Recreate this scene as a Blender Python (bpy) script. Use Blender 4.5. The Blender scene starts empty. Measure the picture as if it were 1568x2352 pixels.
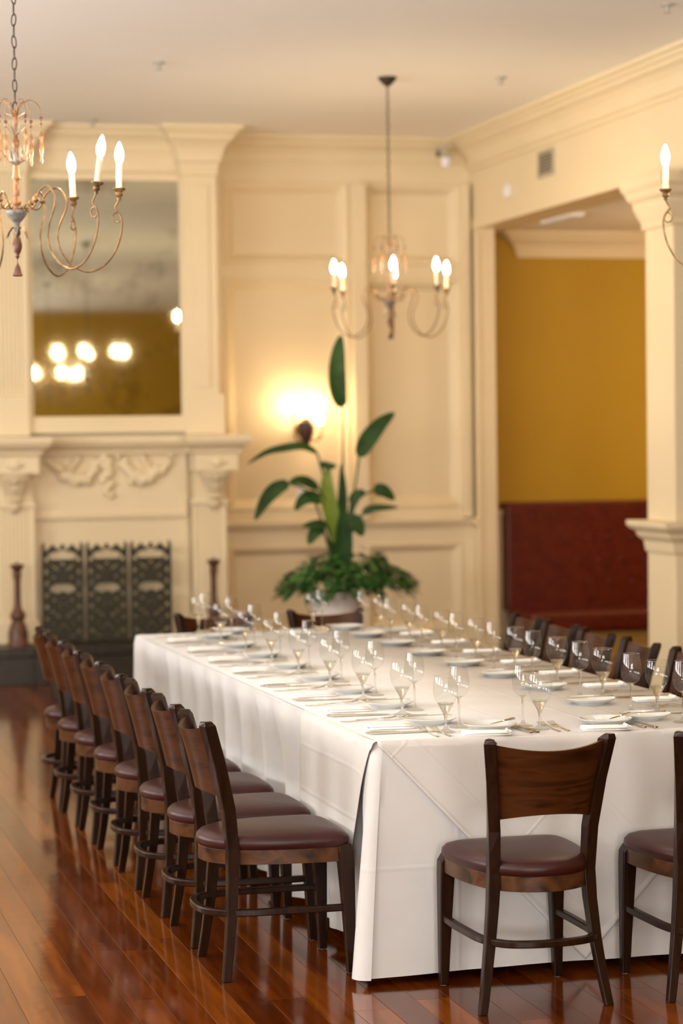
import bpy, math, random
from mathutils import Vector, Matrix, noise
random.seed(7)
PI = math.pi
SC = bpy.context.scene
COL = SC.collection

# ------------------------------------------------------------------ camera, world, lights, exposure
cam_d = bpy.data.cameras.new('camera'); cam = bpy.data.objects.new('camera', cam_d); COL.objects.link(cam)
cam_d.sensor_fit = 'VERTICAL'; cam_d.sensor_height = 36.0; cam_d.sensor_width = 24.0; cam_d.lens = 85.0
R_ = Vector((0.9687982, -0.2475466, -0.0122815)); U_ = Vector((0.0197199, 0.0275916, 0.9994247)); F_ = Vector((0.2470653, 0.9684830, -0.0316123))
m = Matrix((R_, U_, -F_)).transposed().to_4x4(); m.translation = Vector((0, 0, 1.75)); cam.matrix_world = m
cam_d.clip_start = 0.1; cam_d.clip_end = 100
cam_d.dof.use_dof = True; cam_d.dof.focus_distance = 7.7; cam_d.dof.aperture_fstop = 2.5
SC.camera = cam

w = bpy.data.worlds.new('world'); SC.world = w; w.use_nodes = True
w.node_tree.nodes['Background'].inputs[0].default_value = (0.75, 0.87, 1.0, 1)
w.node_tree.nodes['Background'].inputs[1].default_value = 1.2

vs = SC.view_settings
vs.view_transform = 'Standard'; vs.look = 'None'; vs.exposure = 0.10; vs.gamma = 1.0; vs.use_curve_mapping = False

def area(name, loc, direction, sx, sy, power, color):
    d = bpy.data.lights.new(name, 'AREA'); d.shape = 'RECTANGLE'; d.size = sx; d.size_y = sy; d.energy = power; d.color = color
    o = bpy.data.objects.new(name, d); COL.objects.link(o); o.location = loc
    o.rotation_euler = Vector(direction).to_track_quat('-Z', 'Z').to_euler(); return o
DAY = (1.0, 0.965, 0.935)
WIN_L = [(2.2, 4.0), (5.6, 7.4), (9.0, 10.8), (12.6, 14.4)]      # window openings in the left wall (y ranges)
WIN_R = [(-2.2, -0.4), (0.6, 2.4)]                                # window openings in the rear wall (x ranges)
for y0, y1 in WIN_L: area('daylight', (-3.55, (y0 + y1) / 2, 2.1), (1, 0, 1.0), y1 - y0, 2.6, 315, DAY)
for x0, x1 in WIN_R: area('daylight', ((x0 + x1) / 2, -3.35, 2.1), (0, 1, 1.25), x1 - x0, 2.6, 430, DAY)
def lamp(name, loc, power, color, radius):
    d = bpy.data.lights.new(name, 'POINT'); d.energy = power; d.color = color; d.shadow_soft_size = radius
    o = bpy.data.objects.new(name, d); COL.objects.link(o); o.location = loc; return o
lamp('alcove_fill_light', (7.6, 16.4, 2.9), 34, (1.0, 0.70, 0.36), 0.12)      # unseen warm fill added to brighten the alcove
lamp('alcove_wall_lamp', (8.1, 18.1, 1.75), 16, (1.0, 0.66, 0.32), 0.06)  # lamp of the side room, right of the frame
SC.cycles.sample_clamp_indirect = 6.0

# ------------------------------------------------------------------ materials
def newmat(name):
    mt = bpy.data.materials.new(name); mt.use_nodes = True
    nt = mt.node_tree; return mt, nt, nt.nodes['Principled BSDF']
def N(nt, typ, **kw):
    n = nt.nodes.new(typ)
    for k, v in kw.items():
        if k in n.inputs: n.inputs[k].default_value = v
        else: setattr(n, k, v)
    return n
def ramp(nt, stops):
    n = nt.nodes.new('ShaderNodeValToRGB'); e = n.color_ramp.elements
    e[0].position, e[0].color = stops[0][0], (*stops[0][1], 1); e[1].position, e[1].color = stops[-1][0], (*stops[-1][1], 1)
    for p, c in stops[1:-1]:
        x = e.new(p); x.color = (*c, 1)
    return n
def noisy(name, c0, c1, scale=3.0, rough=0.5, metal=0.0, coat=0.0, bump=0.0, bscale=60, stretch=(1, 1, 1), spec=0.5, sheen=0.0):
    mt, nt, b = newmat(name)
    tc = N(nt, 'ShaderNodeTexCoord'); mp = N(nt, 'ShaderNodeMapping'); mp.inputs['Scale'].default_value = stretch
    nt.links.new(tc.outputs['Object'], mp.inputs[0])
    no = N(nt, 'ShaderNodeTexNoise', Scale=scale, Detail=5.0); nt.links.new(mp.outputs[0], no.inputs['Vector'])
    r = ramp(nt, [(0.3, c0), (0.7, c1)]); nt.links.new(no.outputs['Fac'], r.inputs[0])
    nt.links.new(r.outputs[0], b.inputs['Base Color'])
    b.inputs['Roughness'].default_value = rough; b.inputs['Metallic'].default_value = metal
    b.inputs['Coat Weight'].default_value = coat; b.inputs['Specular IOR Level'].default_value = spec
    b.inputs['Sheen Weight'].default_value = sheen
    if bump:
        n2 = N(nt, 'ShaderNodeTexNoise', Scale=float(bscale), Detail=4.0); nt.links.new(mp.outputs[0], n2.inputs['Vector'])
        bp = N(nt, 'ShaderNodeBump', Strength=bump, Distance=0.01); nt.links.new(n2.outputs['Fac'], bp.inputs['Height'])
        nt.links.new(bp.outputs[0], b.inputs['Normal'])
    return mt
def emis(name, color, strength):
    mt, nt, b = newmat(name); b.inputs['Base Color'].default_value = (1, 0.95, 0.85, 1)
    b.inputs['Emission Color'].default_value = (*color, 1); b.inputs['Emission Strength'].default_value = strength; return mt
def wood_dark(name, dark, light, wave, rough=0.28):
    mt, nt, b = newmat(name)
    tc = N(nt, 'ShaderNodeTexCoord'); oi = N(nt, 'ShaderNodeObjectInfo')
    mp = N(nt, 'ShaderNodeMapping'); mp.inputs['Scale'].default_value = wave
    ad = N(nt, 'ShaderNodeVectorMath', operation='ADD'); nt.links.new(tc.outputs['Object'], ad.inputs[0])
    ml = N(nt, 'ShaderNodeVectorMath', operation='SCALE'); ml.inputs[3].default_value = 3.0
    cb = N(nt, 'ShaderNodeCombineXYZ'); nt.links.new(oi.outputs['Random'], cb.inputs[0]); nt.links.new(oi.outputs['Random'], cb.inputs[2])
    nt.links.new(cb.outputs[0], ml.inputs[0]); nt.links.new(ml.outputs[0], ad.inputs[1])
    nt.links.new(ad.outputs[0], mp.inputs[0])
    no = N(nt, 'ShaderNodeTexNoise', Scale=1.0, Detail=6.0, Distortion=0.6); nt.links.new(mp.outputs[0], no.inputs['Vector'])
    r = ramp(nt, [(0.32, dark), (0.55, light), (0.7, dark)]); nt.links.new(no.outputs['Fac'], r.inputs[0])
    nt.links.new(r.outputs[0], b.inputs['Base Color']); b.inputs['Roughness'].default_value = rough
    b.inputs['Specular IOR Level'].default_value = 0.2
    return mt
def floor_mat():
    mt, nt, b = newmat('cherry_plank')
    tc = N(nt, 'ShaderNodeTexCoord'); oi = N(nt, 'ShaderNodeObjectInfo'); geo = N(nt, 'ShaderNodeNewGeometry')
    mp = N(nt, 'ShaderNodeMapping'); mp.inputs['Scale'].default_value = (26, 1.4, 1)
    ad = N(nt, 'ShaderNodeVectorMath', operation='ADD')
    cb = N(nt, 'ShaderNodeCombineXYZ'); mu = N(nt, 'ShaderNodeMath', operation='MULTIPLY'); mu.inputs[1].default_value = 37.0
    nt.links.new(oi.outputs['Random'], mu.inputs[0]); nt.links.new(mu.outputs[0], cb.inputs[1])
    nt.links.new(geo.outputs['Position'], ad.inputs[0]); nt.links.new(cb.outputs[0], ad.inputs[1]); nt.links.new(ad.outputs[0], mp.inputs[0])
    no = N(nt, 'ShaderNodeTexNoise', Scale=1.0, Detail=6.0, Distortion=0.8); nt.links.new(mp.outputs[0], no.inputs['Vector'])
    r1 = ramp(nt, [(0.0, (0.080, 0.0145, 0.001)), (0.5, (0.145, 0.031, 0.0019)), (1.0, (0.225, 0.060, 0.0038))]); nt.links.new(oi.outputs['Random'], r1.inputs[0])
    r2 = ramp(nt, [(0.3, (0.45, 0.38, 0.35)), (0.7, (1.25, 1.25, 1.2))]); nt.links.new(no.outputs['Fac'], r2.inputs[0])
    mx = N(nt, 'ShaderNodeMix', data_type='RGBA', blend_type='MULTIPLY'); mx.inputs[0].default_value = 1.0
    nt.links.new(r1.outputs[0], mx.inputs[6]); nt.links.new(r2.outputs[0], mx.inputs[7]); nt.links.new(mx.outputs[2], b.inputs['Base Color'])
    n3 = N(nt, 'ShaderNodeTexNoise', Scale=2.2, Detail=3.0); nt.links.new(geo.outputs['Position'], n3.inputs['Vector'])
    mr = N(nt, 'ShaderNodeMapRange'); mr.inputs[3].default_value = 0.07; mr.inputs[4].default_value = 0.15
    nt.links.new(n3.outputs['Fac'], mr.inputs[0]); nt.links.new(mr.outputs[0], b.inputs['Roughness'])
    bp = N(nt, 'ShaderNodeBump', Strength=0.12, Distance=0.004); n4 = N(nt, 'ShaderNodeTexNoise', Scale=9.0, Detail=2.0)
    nt.links.new(geo.outputs['Position'], n4.inputs['Vector']); nt.links.new(n4.outputs['Fac'], bp.inputs['Height']); nt.links.new(bp.outputs[0], b.inputs['Normal'])
    b.inputs['Specular IOR Level'].default_value = 0.33; b.inputs['Specular Tint'].default_value = (1.0, 0.56, 0.24, 1)
    return mt
def glass_shell():
    mt = bpy.data.materials.new('thin_glass'); mt.use_nodes = True; nt = mt.node_tree; nt.nodes.clear()
    out = N(nt, 'ShaderNodeOutputMaterial'); mix = N(nt, 'ShaderNodeMixShader'); tr = N(nt, 'ShaderNodeBsdfTransparent'); gl = N(nt, 'ShaderNodeBsdfGlossy')
    gl.inputs['Roughness'].default_value = 0.02; tr.inputs[0].default_value = (0.96, 0.965, 0.96, 1)
    lw = N(nt, 'ShaderNodeLayerWeight'); lw.inputs[0].default_value = 0.5
    r = ramp(nt, [(0.0, (0.04,) * 3), (0.65, (0.06,) * 3), (0.85, (0.25,) * 3), (1.0, (0.85,) * 3)]); nt.links.new(lw.outputs['Facing'], r.inputs[0])
    nt.links.new(r.outputs[0], mix.inputs[0]); nt.links.new(tr.outputs[0], mix.inputs[1]); nt.links.new(gl.outputs[0], mix.inputs[2]); nt.links.new(mix.outputs[0], out.inputs[0])
    return mt
def glass_solid():
    mt, nt, b = newmat('solid_glass'); b.inputs['Base Color'].default_value = (0.97, 0.98, 0.97, 1)
    b.inputs['Transmission Weight'].default_value = 1.0; b.inputs['Roughness'].default_value = 0.02; b.inputs['IOR'].default_value = 1.5
    tr = N(nt, 'ShaderNodeBsdfTransparent'); tr.inputs[0].default_value = (0.95, 0.955, 0.94, 1); mx = N(nt, 'ShaderNodeMixShader'); mx.inputs[0].default_value = 0.55
    nt.links.new(b.outputs[0], mx.inputs[1]); nt.links.new(tr.outputs[0], mx.inputs[2]); nt.links.new(mx.outputs[0], nt.nodes['Material Output'].inputs[0]); return mt
def cloth_mat(name, crease, c0, c1):
    mt, nt, b = newmat(name)
    tc = N(nt, 'ShaderNodeTexCoord'); no = N(nt, 'ShaderNodeTexNoise', Scale=4.0, Detail=5.0); nt.links.new(tc.outputs['Object'], no.inputs['Vector'])
    r = ramp(nt, [(0.3, c0), (0.7, c1)]); nt.links.new(no.outputs['Fac'], r.inputs[0]); nt.links.new(r.outputs[0], b.inputs['Base Color'])
    b.inputs['Roughness'].default_value = 0.85; b.inputs['Sheen Weight'].default_value = 0.15; b.inputs['Specular IOR Level'].default_value = 0.25
    sx = N(nt, 'ShaderNodeSeparateXYZ'); nt.links.new(tc.outputs['Object'], sx.inputs[0])
    def ridge(src, period, off):                      # a pressed fold line: a narrow raised ridge repeated every period
        a = N(nt, 'ShaderNodeMath', operation='ADD'); a.inputs[1].default_value = off; nt.links.new(src, a.inputs[0])
        p = N(nt, 'ShaderNodeMath', operation='PINGPONG'); p.inputs[1].default_value = period; nt.links.new(a.outputs[0], p.inputs[0])
        q = N(nt, 'ShaderNodeMapRange', interpolation_type='SMOOTHSTEP'); q.inputs[1].default_value = 0.0; q.inputs[2].default_value = 0.012; q.inputs[3].default_value = 1.0; q.inputs[4].default_value = 0.0
        nt.links.new(p.outputs[0], q.inputs[0]); return q.outputs[0]
    def addn(a, b2):
        s = N(nt, 'ShaderNodeMath', operation='ADD'); nt.links.new(a, s.inputs[0]); nt.links.new(b2, s.inputs[1]); return s.outputs[0]
    if crease == 'diagonal':
        s1 = N(nt, 'ShaderNodeMath', operation='ADD'); nt.links.new(sx.outputs[0], s1.inputs[0]); nt.links.new(sx.outputs[2], s1.inputs[1])
        s2 = N(nt, 'ShaderNodeMath', operation='SUBTRACT'); nt.links.new(sx.outputs[0], s2.inputs[0]); nt.links.new(sx.outputs[2], s2.inputs[1])
        h = addn(ridge(s1.outputs[0], 0.21, 0.05), ridge(s2.outputs[0], 0.36, 0.13))
    else:
        h = addn(ridge(sx.outputs[2], 0.20, 0.03), ridge(sx.outputs[0], 0.30, 0.145))
    n2 = N(nt, 'ShaderNodeTexNoise', Scale=7.0, Detail=4.0, Distortion=0.7); nt.links.new(tc.outputs['Object'], n2.inputs['Vector'])
    sc = N(nt, 'ShaderNodeMath', operation='MULTIPLY'); sc.inputs[1].default_value = 0.9; nt.links.new(n2.outputs['Fac'], sc.inputs[0])
    k = N(nt, 'ShaderNodeMath', operation='MULTIPLY'); k.inputs[1].default_value = 0.5; nt.links.new(h, k.inputs[0])
    hh = addn(k.outputs[0], sc.outputs[0])
    bp = N(nt, 'ShaderNodeBump', Strength=0.35, Distance=0.006); nt.links.new(hh, bp.inputs['Height']); nt.links.new(bp.outputs[0], b.inputs['Normal'])
    return mt
def mirror_mat():
    mt, nt, b = newmat('antique_mirror')
    tc = N(nt, 'ShaderNodeTexCoord'); no = N(nt, 'ShaderNodeTexNoise', Scale=1.6, Detail=6.0, Roughness=0.6); nt.links.new(tc.outputs['Object'], no.inputs['Vector'])
    r = ramp(nt, [(0.30, (0.22, 0.20, 0.14)), (0.48, (0.60, 0.60, 0.48))]); nt.links.new(no.outputs['Fac'], r.inputs[0])
    nt.links.new(r.outputs[0], b.inputs['Base Color']); b.inputs['Metallic'].default_value = 1.0; b.inputs['Roughness'].default_value = 0.03
    return mt
M = {}
M['cream'] = noisy('cream_paint', (0.735, 0.615, 0.40), (0.775, 0.65, 0.43), 1.3, 0.42, bump=0.04, bscale=40)
M['ceiling'] = noisy('ceiling_paint', (0.88, 0.86, 0.81), (0.91, 0.89, 0.84), 0.6, 0.8)
M['ochre'] = noisy('ochre_paint', (0.41, 0.24, 0.008), (0.46, 0.275, 0.010), 0.8, 0.6)
M['urnbronze'] = noisy('dark_red_bronze', (0.03, 0.012, 0.008), (0.075, 0.03, 0.02), 30, 0.5)
M['tan'] = noisy('tan_paint', (0.52, 0.37, 0.16), (0.58, 0.42, 0.19), 1.0, 0.5)
M['plank'] = floor_mat()
M['subfloor'] = noisy('subfloor_dark', (0.02, 0.008, 0.004), (0.03, 0.012, 0.006), 4, 0.6)
M['stone'] = noisy('dark_hearth_stone', (0.008, 0.006, 0.004), (0.036, 0.026, 0.018), 38, 0.4, bump=0.1)
M['cloth'] = cloth_mat('white_linen', 'straight', (0.56, 0.55, 0.545), (0.605, 0.595, 0.59)); M['overlay'] = cloth_mat('white_linen_topper', 'diagonal', (0.555, 0.535, 0.515), (0.60, 0.58, 0.56))
M['napkin'] = noisy('napkin_cotton', (0.78, 0.77, 0.75), (0.83, 0.82, 0.80), 20, 0.85, sheen=0.2)
M['espresso'] = wood_dark('espresso_wood', (0.009, 0.0035, 0.0018), (0.021, 0.0078, 0.0034), (30, 30, 3))
M['backwood'] = wood_dark('stained_veneer', (0.022, 0.0058, 0.0014), (0.058, 0.0172, 0.0042), (3, 9, 34), 0.3)
M['railwood'] = wood_dark('seat_rail_wood', (0.022, 0.010, 0.005), (0.085, 0.033, 0.012), (9, 9, 14), 0.3)
M['leather'] = noisy('burgundy_vinyl', (0.028, 0.0054, 0.0048), (0.039, 0.0076, 0.0062), 6, 0.38, bump=0.05, bscale=260, spec=0.3)
M['glide'] = noisy('grey_glide', (0.2, 0.2, 0.2), (0.26, 0.26, 0.25), 20, 0.5)
M['glass'] = glass_shell(); M['stemglass'] = glass_solid()
M['china'] = noisy('white_china', (0.60, 0.62, 0.61), (0.64, 0.66, 0.65), 5, 0.12, coat=0.4)
M['silver'] = noisy('polished_steel', (0.60, 0.57, 0.50), (0.72, 0.69, 0.62), 12, 0.16, metal=1.0)
M['bronze'] = noisy('aged_bronze', (0.10, 0.058, 0.028), (0.26, 0.155, 0.07), 40, 0.42, metal=0.55)
M['iron'] = noisy('dark_iron', (0.035, 0.025, 0.02), (0.07, 0.05, 0.04), 40, 0.5, metal=0.5)
M['amberwood'] = noisy('amber_turned_wood', (0.10, 0.042, 0.014), (0.27, 0.13, 0.045), 45, 0.35)
M['greyleaf'] = noisy('grey_patina', (0.085, 0.08, 0.078), (0.24, 0.24, 0.235), 60, 0.5, metal=0.3)
M['candle'] = noisy('ivory_candle', (0.74, 0.60, 0.42), (0.84, 0.72, 0.54), 30, 0.5)
M['bulb'] = emis('lit_bulb', (1.0, 0.74, 0.44), 330.0)
M['sconce_bulb'] = emis('lit_sconce_bulb', (1.0, 0.70, 0.38), 95.0)
M['mirror'] = mirror_mat()
M['screen'] = noisy('blackened_screen_metal', (0.014, 0.013, 0.006), (0.045, 0.040, 0.018), 30, 0.55, metal=0.2)
M['turned'] = noisy('red_brown_turned_wood', (0.055, 0.018, 0.010), (0.15, 0.055, 0.03), 25, 0.4)
M['booth'] = noisy('red_tufted_vinyl', (0.085, 0.006, 0.0015), (0.13, 0.014, 0.003), 14, 0.4, bump=0.25, bscale=22)
M['boothbase'] = noisy('booth_base_wood', (0.42, 0.24, 0.05), (0.5, 0.3, 0.07), 6, 0.5)
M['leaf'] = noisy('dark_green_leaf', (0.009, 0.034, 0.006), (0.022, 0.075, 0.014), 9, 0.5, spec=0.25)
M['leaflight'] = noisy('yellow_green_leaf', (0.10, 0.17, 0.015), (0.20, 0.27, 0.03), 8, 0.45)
M['ivy'] = noisy('ivy_leaf', (0.015, 0.07, 0.012), (0.05, 0.16, 0.03), 7, 0.42)
M['pot'] = noisy('pale_ceramic', (0.72, 0.66, 0.62), (0.80, 0.75, 0.71), 6, 0.4)
M['soil'] = noisy('soil', (0.02, 0.013, 0.008), (0.04, 0.028, 0.018), 40, 0.95)
M['sprinkler'] = noisy('sprinkler_metal', (0.30, 0.29, 0.26), (0.4, 0.39, 0.35), 10, 0.4)
M['white'] = noisy('white_plastic', (0.72, 0.72, 0.74), (0.78, 0.78, 0.8), 4, 0.4)
M['vent'] = noisy('vent_metal', (0.40, 0.36, 0.25), (0.46, 0.41, 0.3), 4, 0.4)
M['darkgap'] = noisy('vent_shadow_box', (0.02, 0.018, 0.014), (0.03, 0.026, 0.02), 4, 0.8)
M['lens'] = noisy('dark_lens', (0.02, 0.02, 0.025), (0.03, 0.03, 0.035), 4, 0.1)

# ------------------------------------------------------------------ mesh helpers
class MB:
    def __init__(s): s.v = []; s.f = []
    def add(s, vs_, fs):
        k = len(s.v); s.v += [tuple(p) for p in vs_]; s.f += [tuple(i + k for i in q) for q in fs]; return s
    def box(s, x0, x1, y0, y1, z0, z1):
        return s.add([(x0, y0, z0), (x1, y0, z0), (x1, y1, z0), (x0, y1, z0), (x0, y0, z1), (x1, y0, z1), (x1, y1, z1), (x0, y1, z1)],
                     [(0, 3, 2, 1), (4, 5, 6, 7), (0, 1, 5, 4), (1, 2, 6, 5), (2, 3, 7, 6), (3, 0, 4, 7)])
    def rings(s, rings, closed=True, cap=True):
        n = len(rings[0]); k = len(s.v)
        for r in rings: s.v += [tuple(p) for p in r]
        for i in range(len(rings) - 1):
            for j in range(n if closed else n - 1):
                a = k + i * n + j; b = k + i * n + (j + 1) % n
                s.f.append((a, b, b + n, a + n))
        if cap and closed:
            s.f.append(tuple(k + j for j in reversed(range(n)))); e = k + (len(rings) - 1) * n; s.f.append(tuple(e + j for j in range(n)))
        return s
    def lathe(s, prof, n=20, o=(0, 0, 0), cap=True):
        rs = [[(o[0] + max(r, 1e-4) * math.cos(2 * PI * j / n), o[1] + max(r, 1e-4) * math.sin(2 * PI * j / n), o[2] + z) for j in range(n)] for r, z in prof]
        return s.rings(rs, True, cap)
    def tube(s, pts, rad, n=8, closed=False):
        pts = [Vector(p) for p in pts]; k = len(pts); rr = rad if isinstance(rad, (list, tuple)) else [rad] * k
        rings = []; prev = None
        for i in range(k):
            if closed: t = pts[(i + 1) % k] - pts[i - 1]
            else: t = pts[min(i + 1, k - 1)] - pts[max(i - 1, 0)]
            t.normalize()
            if prev is None:
                a = Vector((0, 0, 1)) if abs(t.z) < 0.9 else Vector((1, 0, 0)); u = t.cross(a).normalized()
            else:
                u = prev - t * prev.dot(t); u.normalize()
            prev = u; v = t.cross(u)
            rings.append([pts[i] + (u * math.cos(2 * PI * j / n) + v * math.sin(2 * PI * j / n)) * rr[i] for j in range(n)])
        if closed: rings.append(rings[0]); return s.rings(rings, True, False)
        return s.rings(rings)
    def strip(s, pts, w_, t_, side=(1, 0, 0)):          # rectangular bar along pts; w_ along side, t_ across
        rings = []; side = Vector(side); pts = [Vector(p) for p in pts]
        for i, p in enumerate(pts):
            d = (pts[min(i + 1, len(pts) - 1)] - pts[max(i - 1, 0)]).normalized(); up = side.cross(d).normalized(); sd = d.cross(up).normalized()
            a = (w_[i] if isinstance(w_, (list, tuple)) else w_) / 2; b = (t_[i] if isinstance(t_, (list, tuple)) else t_) / 2
            rings.append([p - sd * a - up * b, p + sd * a - up * b, p + sd * a + up * b, p - sd * a + up * b])
        return s.rings(rings)
    def prism(s, poly, axis, a0, a1):                   # poly: 2D points in the other two axes
        def P(u, v, a): return {'x': (a, u, v), 'y': (u, a, v), 'z': (u, v, a)}[axis]
        return s.rings([[P(u, v, a0) for u, v in poly], [P(u, v, a1) for u, v in poly]])
    def leaf(s, pts, widths, fold=0.15, up=(0, 0, 1)):  # blade along a curved midrib, slightly folded, with thickness
        pts = [Vector(p) for p in pts]; rings = []
        for i, p in enumerate(pts):
            d = (pts[min(i + 1, len(pts) - 1)] - pts[max(i - 1, 0)]).normalized(); sd = d.cross(Vector(up))
            if sd.length < 1e-3: sd = Vector((1, 0, 0))
            sd.normalize(); nn = sd.cross(d).normalized(); h = widths[i] / 2
            rings.append([p + sd * h + nn * h * fold, p - nn * 0.002, p - sd * h + nn * h * fold, p + nn * 0.002])
        return s.rings(rings)
    def ball(s, c, r, n=10, m_=6, sx=1, sy=1, sz=1):
        rs = []
        for i in range(m_ + 1):
            a = PI * i / m_; q = max(math.sin(a), 0.02)
            rs.append([(c[0] + r * sx * q * math.cos(2 * PI * j / n), c[1] + r * sy * q * math.sin(2 * PI * j / n), c[2] - r * sz * math.cos(a)) for j in range(n)])
        return s.rings(rs)
    def build(s, name, mat, parent=None, smooth=False, bevel=0.0, seg=2, kind=None):
        me = bpy.data.meshes.new(name); me.from_pydata(s.v, [], s.f); me.validate(); me.update()
        me.materials.append(M[mat] if isinstance(mat, str) else mat)
        import bmesh
        b = bmesh.new(); b.from_mesh(me); bmesh.ops.recalc_face_normals(b, faces=b.faces); b.to_mesh(me); b.free()
        if smooth:
            me.polygons.foreach_set('use_smooth', [True] * len(me.polygons))
            me.set_sharp_from_angle(angle=math.radians(48))
        o = bpy.data.objects.new(name, me); COL.objects.link(o)
        if parent: o.parent = parent
        if bevel:
            bm = o.modifiers.new('bevel', 'BEVEL'); bm.width = bevel; bm.segments = seg; bm.limit_method = 'ANGLE'; bm.angle_limit = math.radians(40); bm.harden_normals = False
        if kind: o['kind'] = kind
        return o
def tag(o, label=None, cat=None, group=None, kind=None):
    if label: o['label'] = label
    if cat: o['category'] = cat
    if group: o['group'] = group
    if kind: o['kind'] = kind
    return o
def thing(name, label, cat, loc=(0, 0, 0), rz=0.0, group=None):
    o = bpy.data.objects.new(name, None); COL.objects.link(o); o.empty_display_size = 0.05
    o.location = loc; o.rotation_euler = (0, 0, rz); return tag(o, label, cat, group)
def struct(name, mb, mat, **k):
    return tag(mb.build(name, mat, **k), kind='structure')
KIDS = {}
def copy_tree(o, parent=None):
    c = o.copy(); COL.objects.link(c); c.parent = parent
    for ch in list(o.children): copy_tree(ch, c)
    return c
def place(proto, used, loc, rz, label, group=None):
    o = copy_tree(proto) if used[0] else proto
    used[0] = True; o.location = loc; o.rotation_euler = (0, 0, rz); o['label'] = label
    if group: o['group'] = group
    return o
def catmull(pts, k=6):
    pts = [Vector(p) for p in pts]; out = []
    for i in range(len(pts) - 1):
        p0 = pts[max(i - 1, 0)]; p1 = pts[i]; p2 = pts[i + 1]; p3 = pts[min(i + 2, len(pts) - 1)]
        for j in range(k):
            t = j / k
            out.append(0.5 * ((2 * p1) + (p2 - p0) * t + (2 * p0 - 5 * p1 + 4 * p2 - p3) * t * t + (3 * p1 - p0 - 3 * p2 + p3) * t ** 3))
    out.append(pts[-1]); return out
def inst(proto_mesh, name, mat_obj, parent, loc, rot=(0, 0, 0), scale=(1, 1, 1)):
    o = bpy.data.objects.new(name, proto_mesh); COL.objects.link(o); o.parent = parent; o.location = loc; o.rotation_euler = rot; o.scale = scale; return o
ORD = ['first', 'second', 'third', 'fourth', 'fifth', 'sixth', 'seventh', 'eighth']

# ------------------------------------------------------------------ room shell
CZ = 4.04                                     # ceiling height
YB = 18.2                                     # back wall
XR = 5.687                                    # right wall / header plane
YF = 17.75                                    # chimney breast front
mb = MB().box(-3.4, 9.6, -3.3, 19.2, -0.12, -0.012)
floor = struct('floor', mb, 'subfloor')
struct('ceiling', MB().box(-3.4, 9.6, -3.3, 19.2, CZ, CZ + 0.15), 'ceiling')
# planks: individual boards where the photo shows them, the rest joined
PW = 0.108
lens_ = [1.1, 1.5, 1.9, 2.4, 2.9]; plank_mesh = []
for L in lens_:
    t = MB()
    x = PW / 2 - 0.0004; y = L / 2 - 0.0004; c = 0.0006
    t.rings([[(-x, -y, -0.012), (x, -y, -0.012), (x, y, -0.012), (-x, y, -0.012)], [(-x, -y, -c), (x, -y, -c), (x, y, -c), (-x, y, -c)],
             [(-x + c, -y + c, 0), (x - c, -y + c, 0), (x - c, y - c, 0), (-x + c, y - c, 0)]])
    o = t.build('plank', 'plank'); plank_mesh.append(o.data); bpy.data.objects.remove(o)
rest = MB()
def one_plank(mbx, x, y0, y1):
    a = PW / 2 - 0.0004; mbx.box(x - a, x + a, y0 + 0.0004, y1 - 0.0004, -0.012, 0)
nplank = 0
for i in range(-29, 89):
    x = 0.854 + PW * (i - 8) + PW / 2
    if x > 9.5 or x < -3.3: continue
    vis0, vis1 = (5.6, 17.15) if -0.05 < x < 2.05 else ((5.6, 8.2) if 2.05 <= x < 3.9 else (99, 99))
    rnd = random.Random(i * 13 + 5)
    y = -3.2 + rnd.uniform(-2, 0)
    while y < 19.0:
        k = rnd.randrange(5); L = lens_[k]
        if y + L > vis0 and y < vis1:
            inst(plank_mesh[k], 'plank', None, floor, (x, y + L / 2, 0)); nplank += 1
        else: one_plank(rest, x, y, y + L)
        y += L
rest.build('planks_beyond_view', 'plank', floor, kind='stuff')

# crown moulding profile: (projection, height below the ceiling)
CROWN = [(0.0, 0.20), (0.016, 0.20), (0.018, 0.178), (0.034, 0.17), (0.04, 0.14), (0.058, 0.105), (0.085, 0.078), (0.115, 0.062), (0.118, 0.045), (0.135, 0.04), (0.15, 0.022), (0.172, 0.02), (0.175, 0.0)]
def crown_y(mbx, x, y0, y1, z, s=1.0):          # runs along y on a wall facing -x
    mbx.rings([[(x - p * s, yy, z - h * s) for p, h in CROWN] + [(x + 0.02, yy, z), (x + 0.02, yy, z - 0.2 * s)] for yy in (y0, y1)])
def crown_x(mbx, y, x0, x1, z, s=1.0):          # runs along x on a wall facing -y
    mbx.rings([[(xx, y - p * s, z - h * s) for p, h in CROWN] + [(xx, y + 0.02, z), (xx, y + 0.02, z - 0.2 * s)] for xx in (x0, x1)])
def stepped(mbx, x0, x1, yf, yb, prof, z0=0.0, back=False):   # mitred block: rectangle grown by projection p at height z
    rr = []
    for p, z in prof:
        rr.append([(x0 - p, yf - p, z0 + z), (x1 + p, yf - p, z0 + z), (x1 + p, yb + (p if back else 0), z0 + z), (x0 - p, yb + (p if back else 0), z0 + z)])
    mbx.rings(rr)
CROWN_UP = [(p, -h) for p, h in CROWN]

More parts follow.
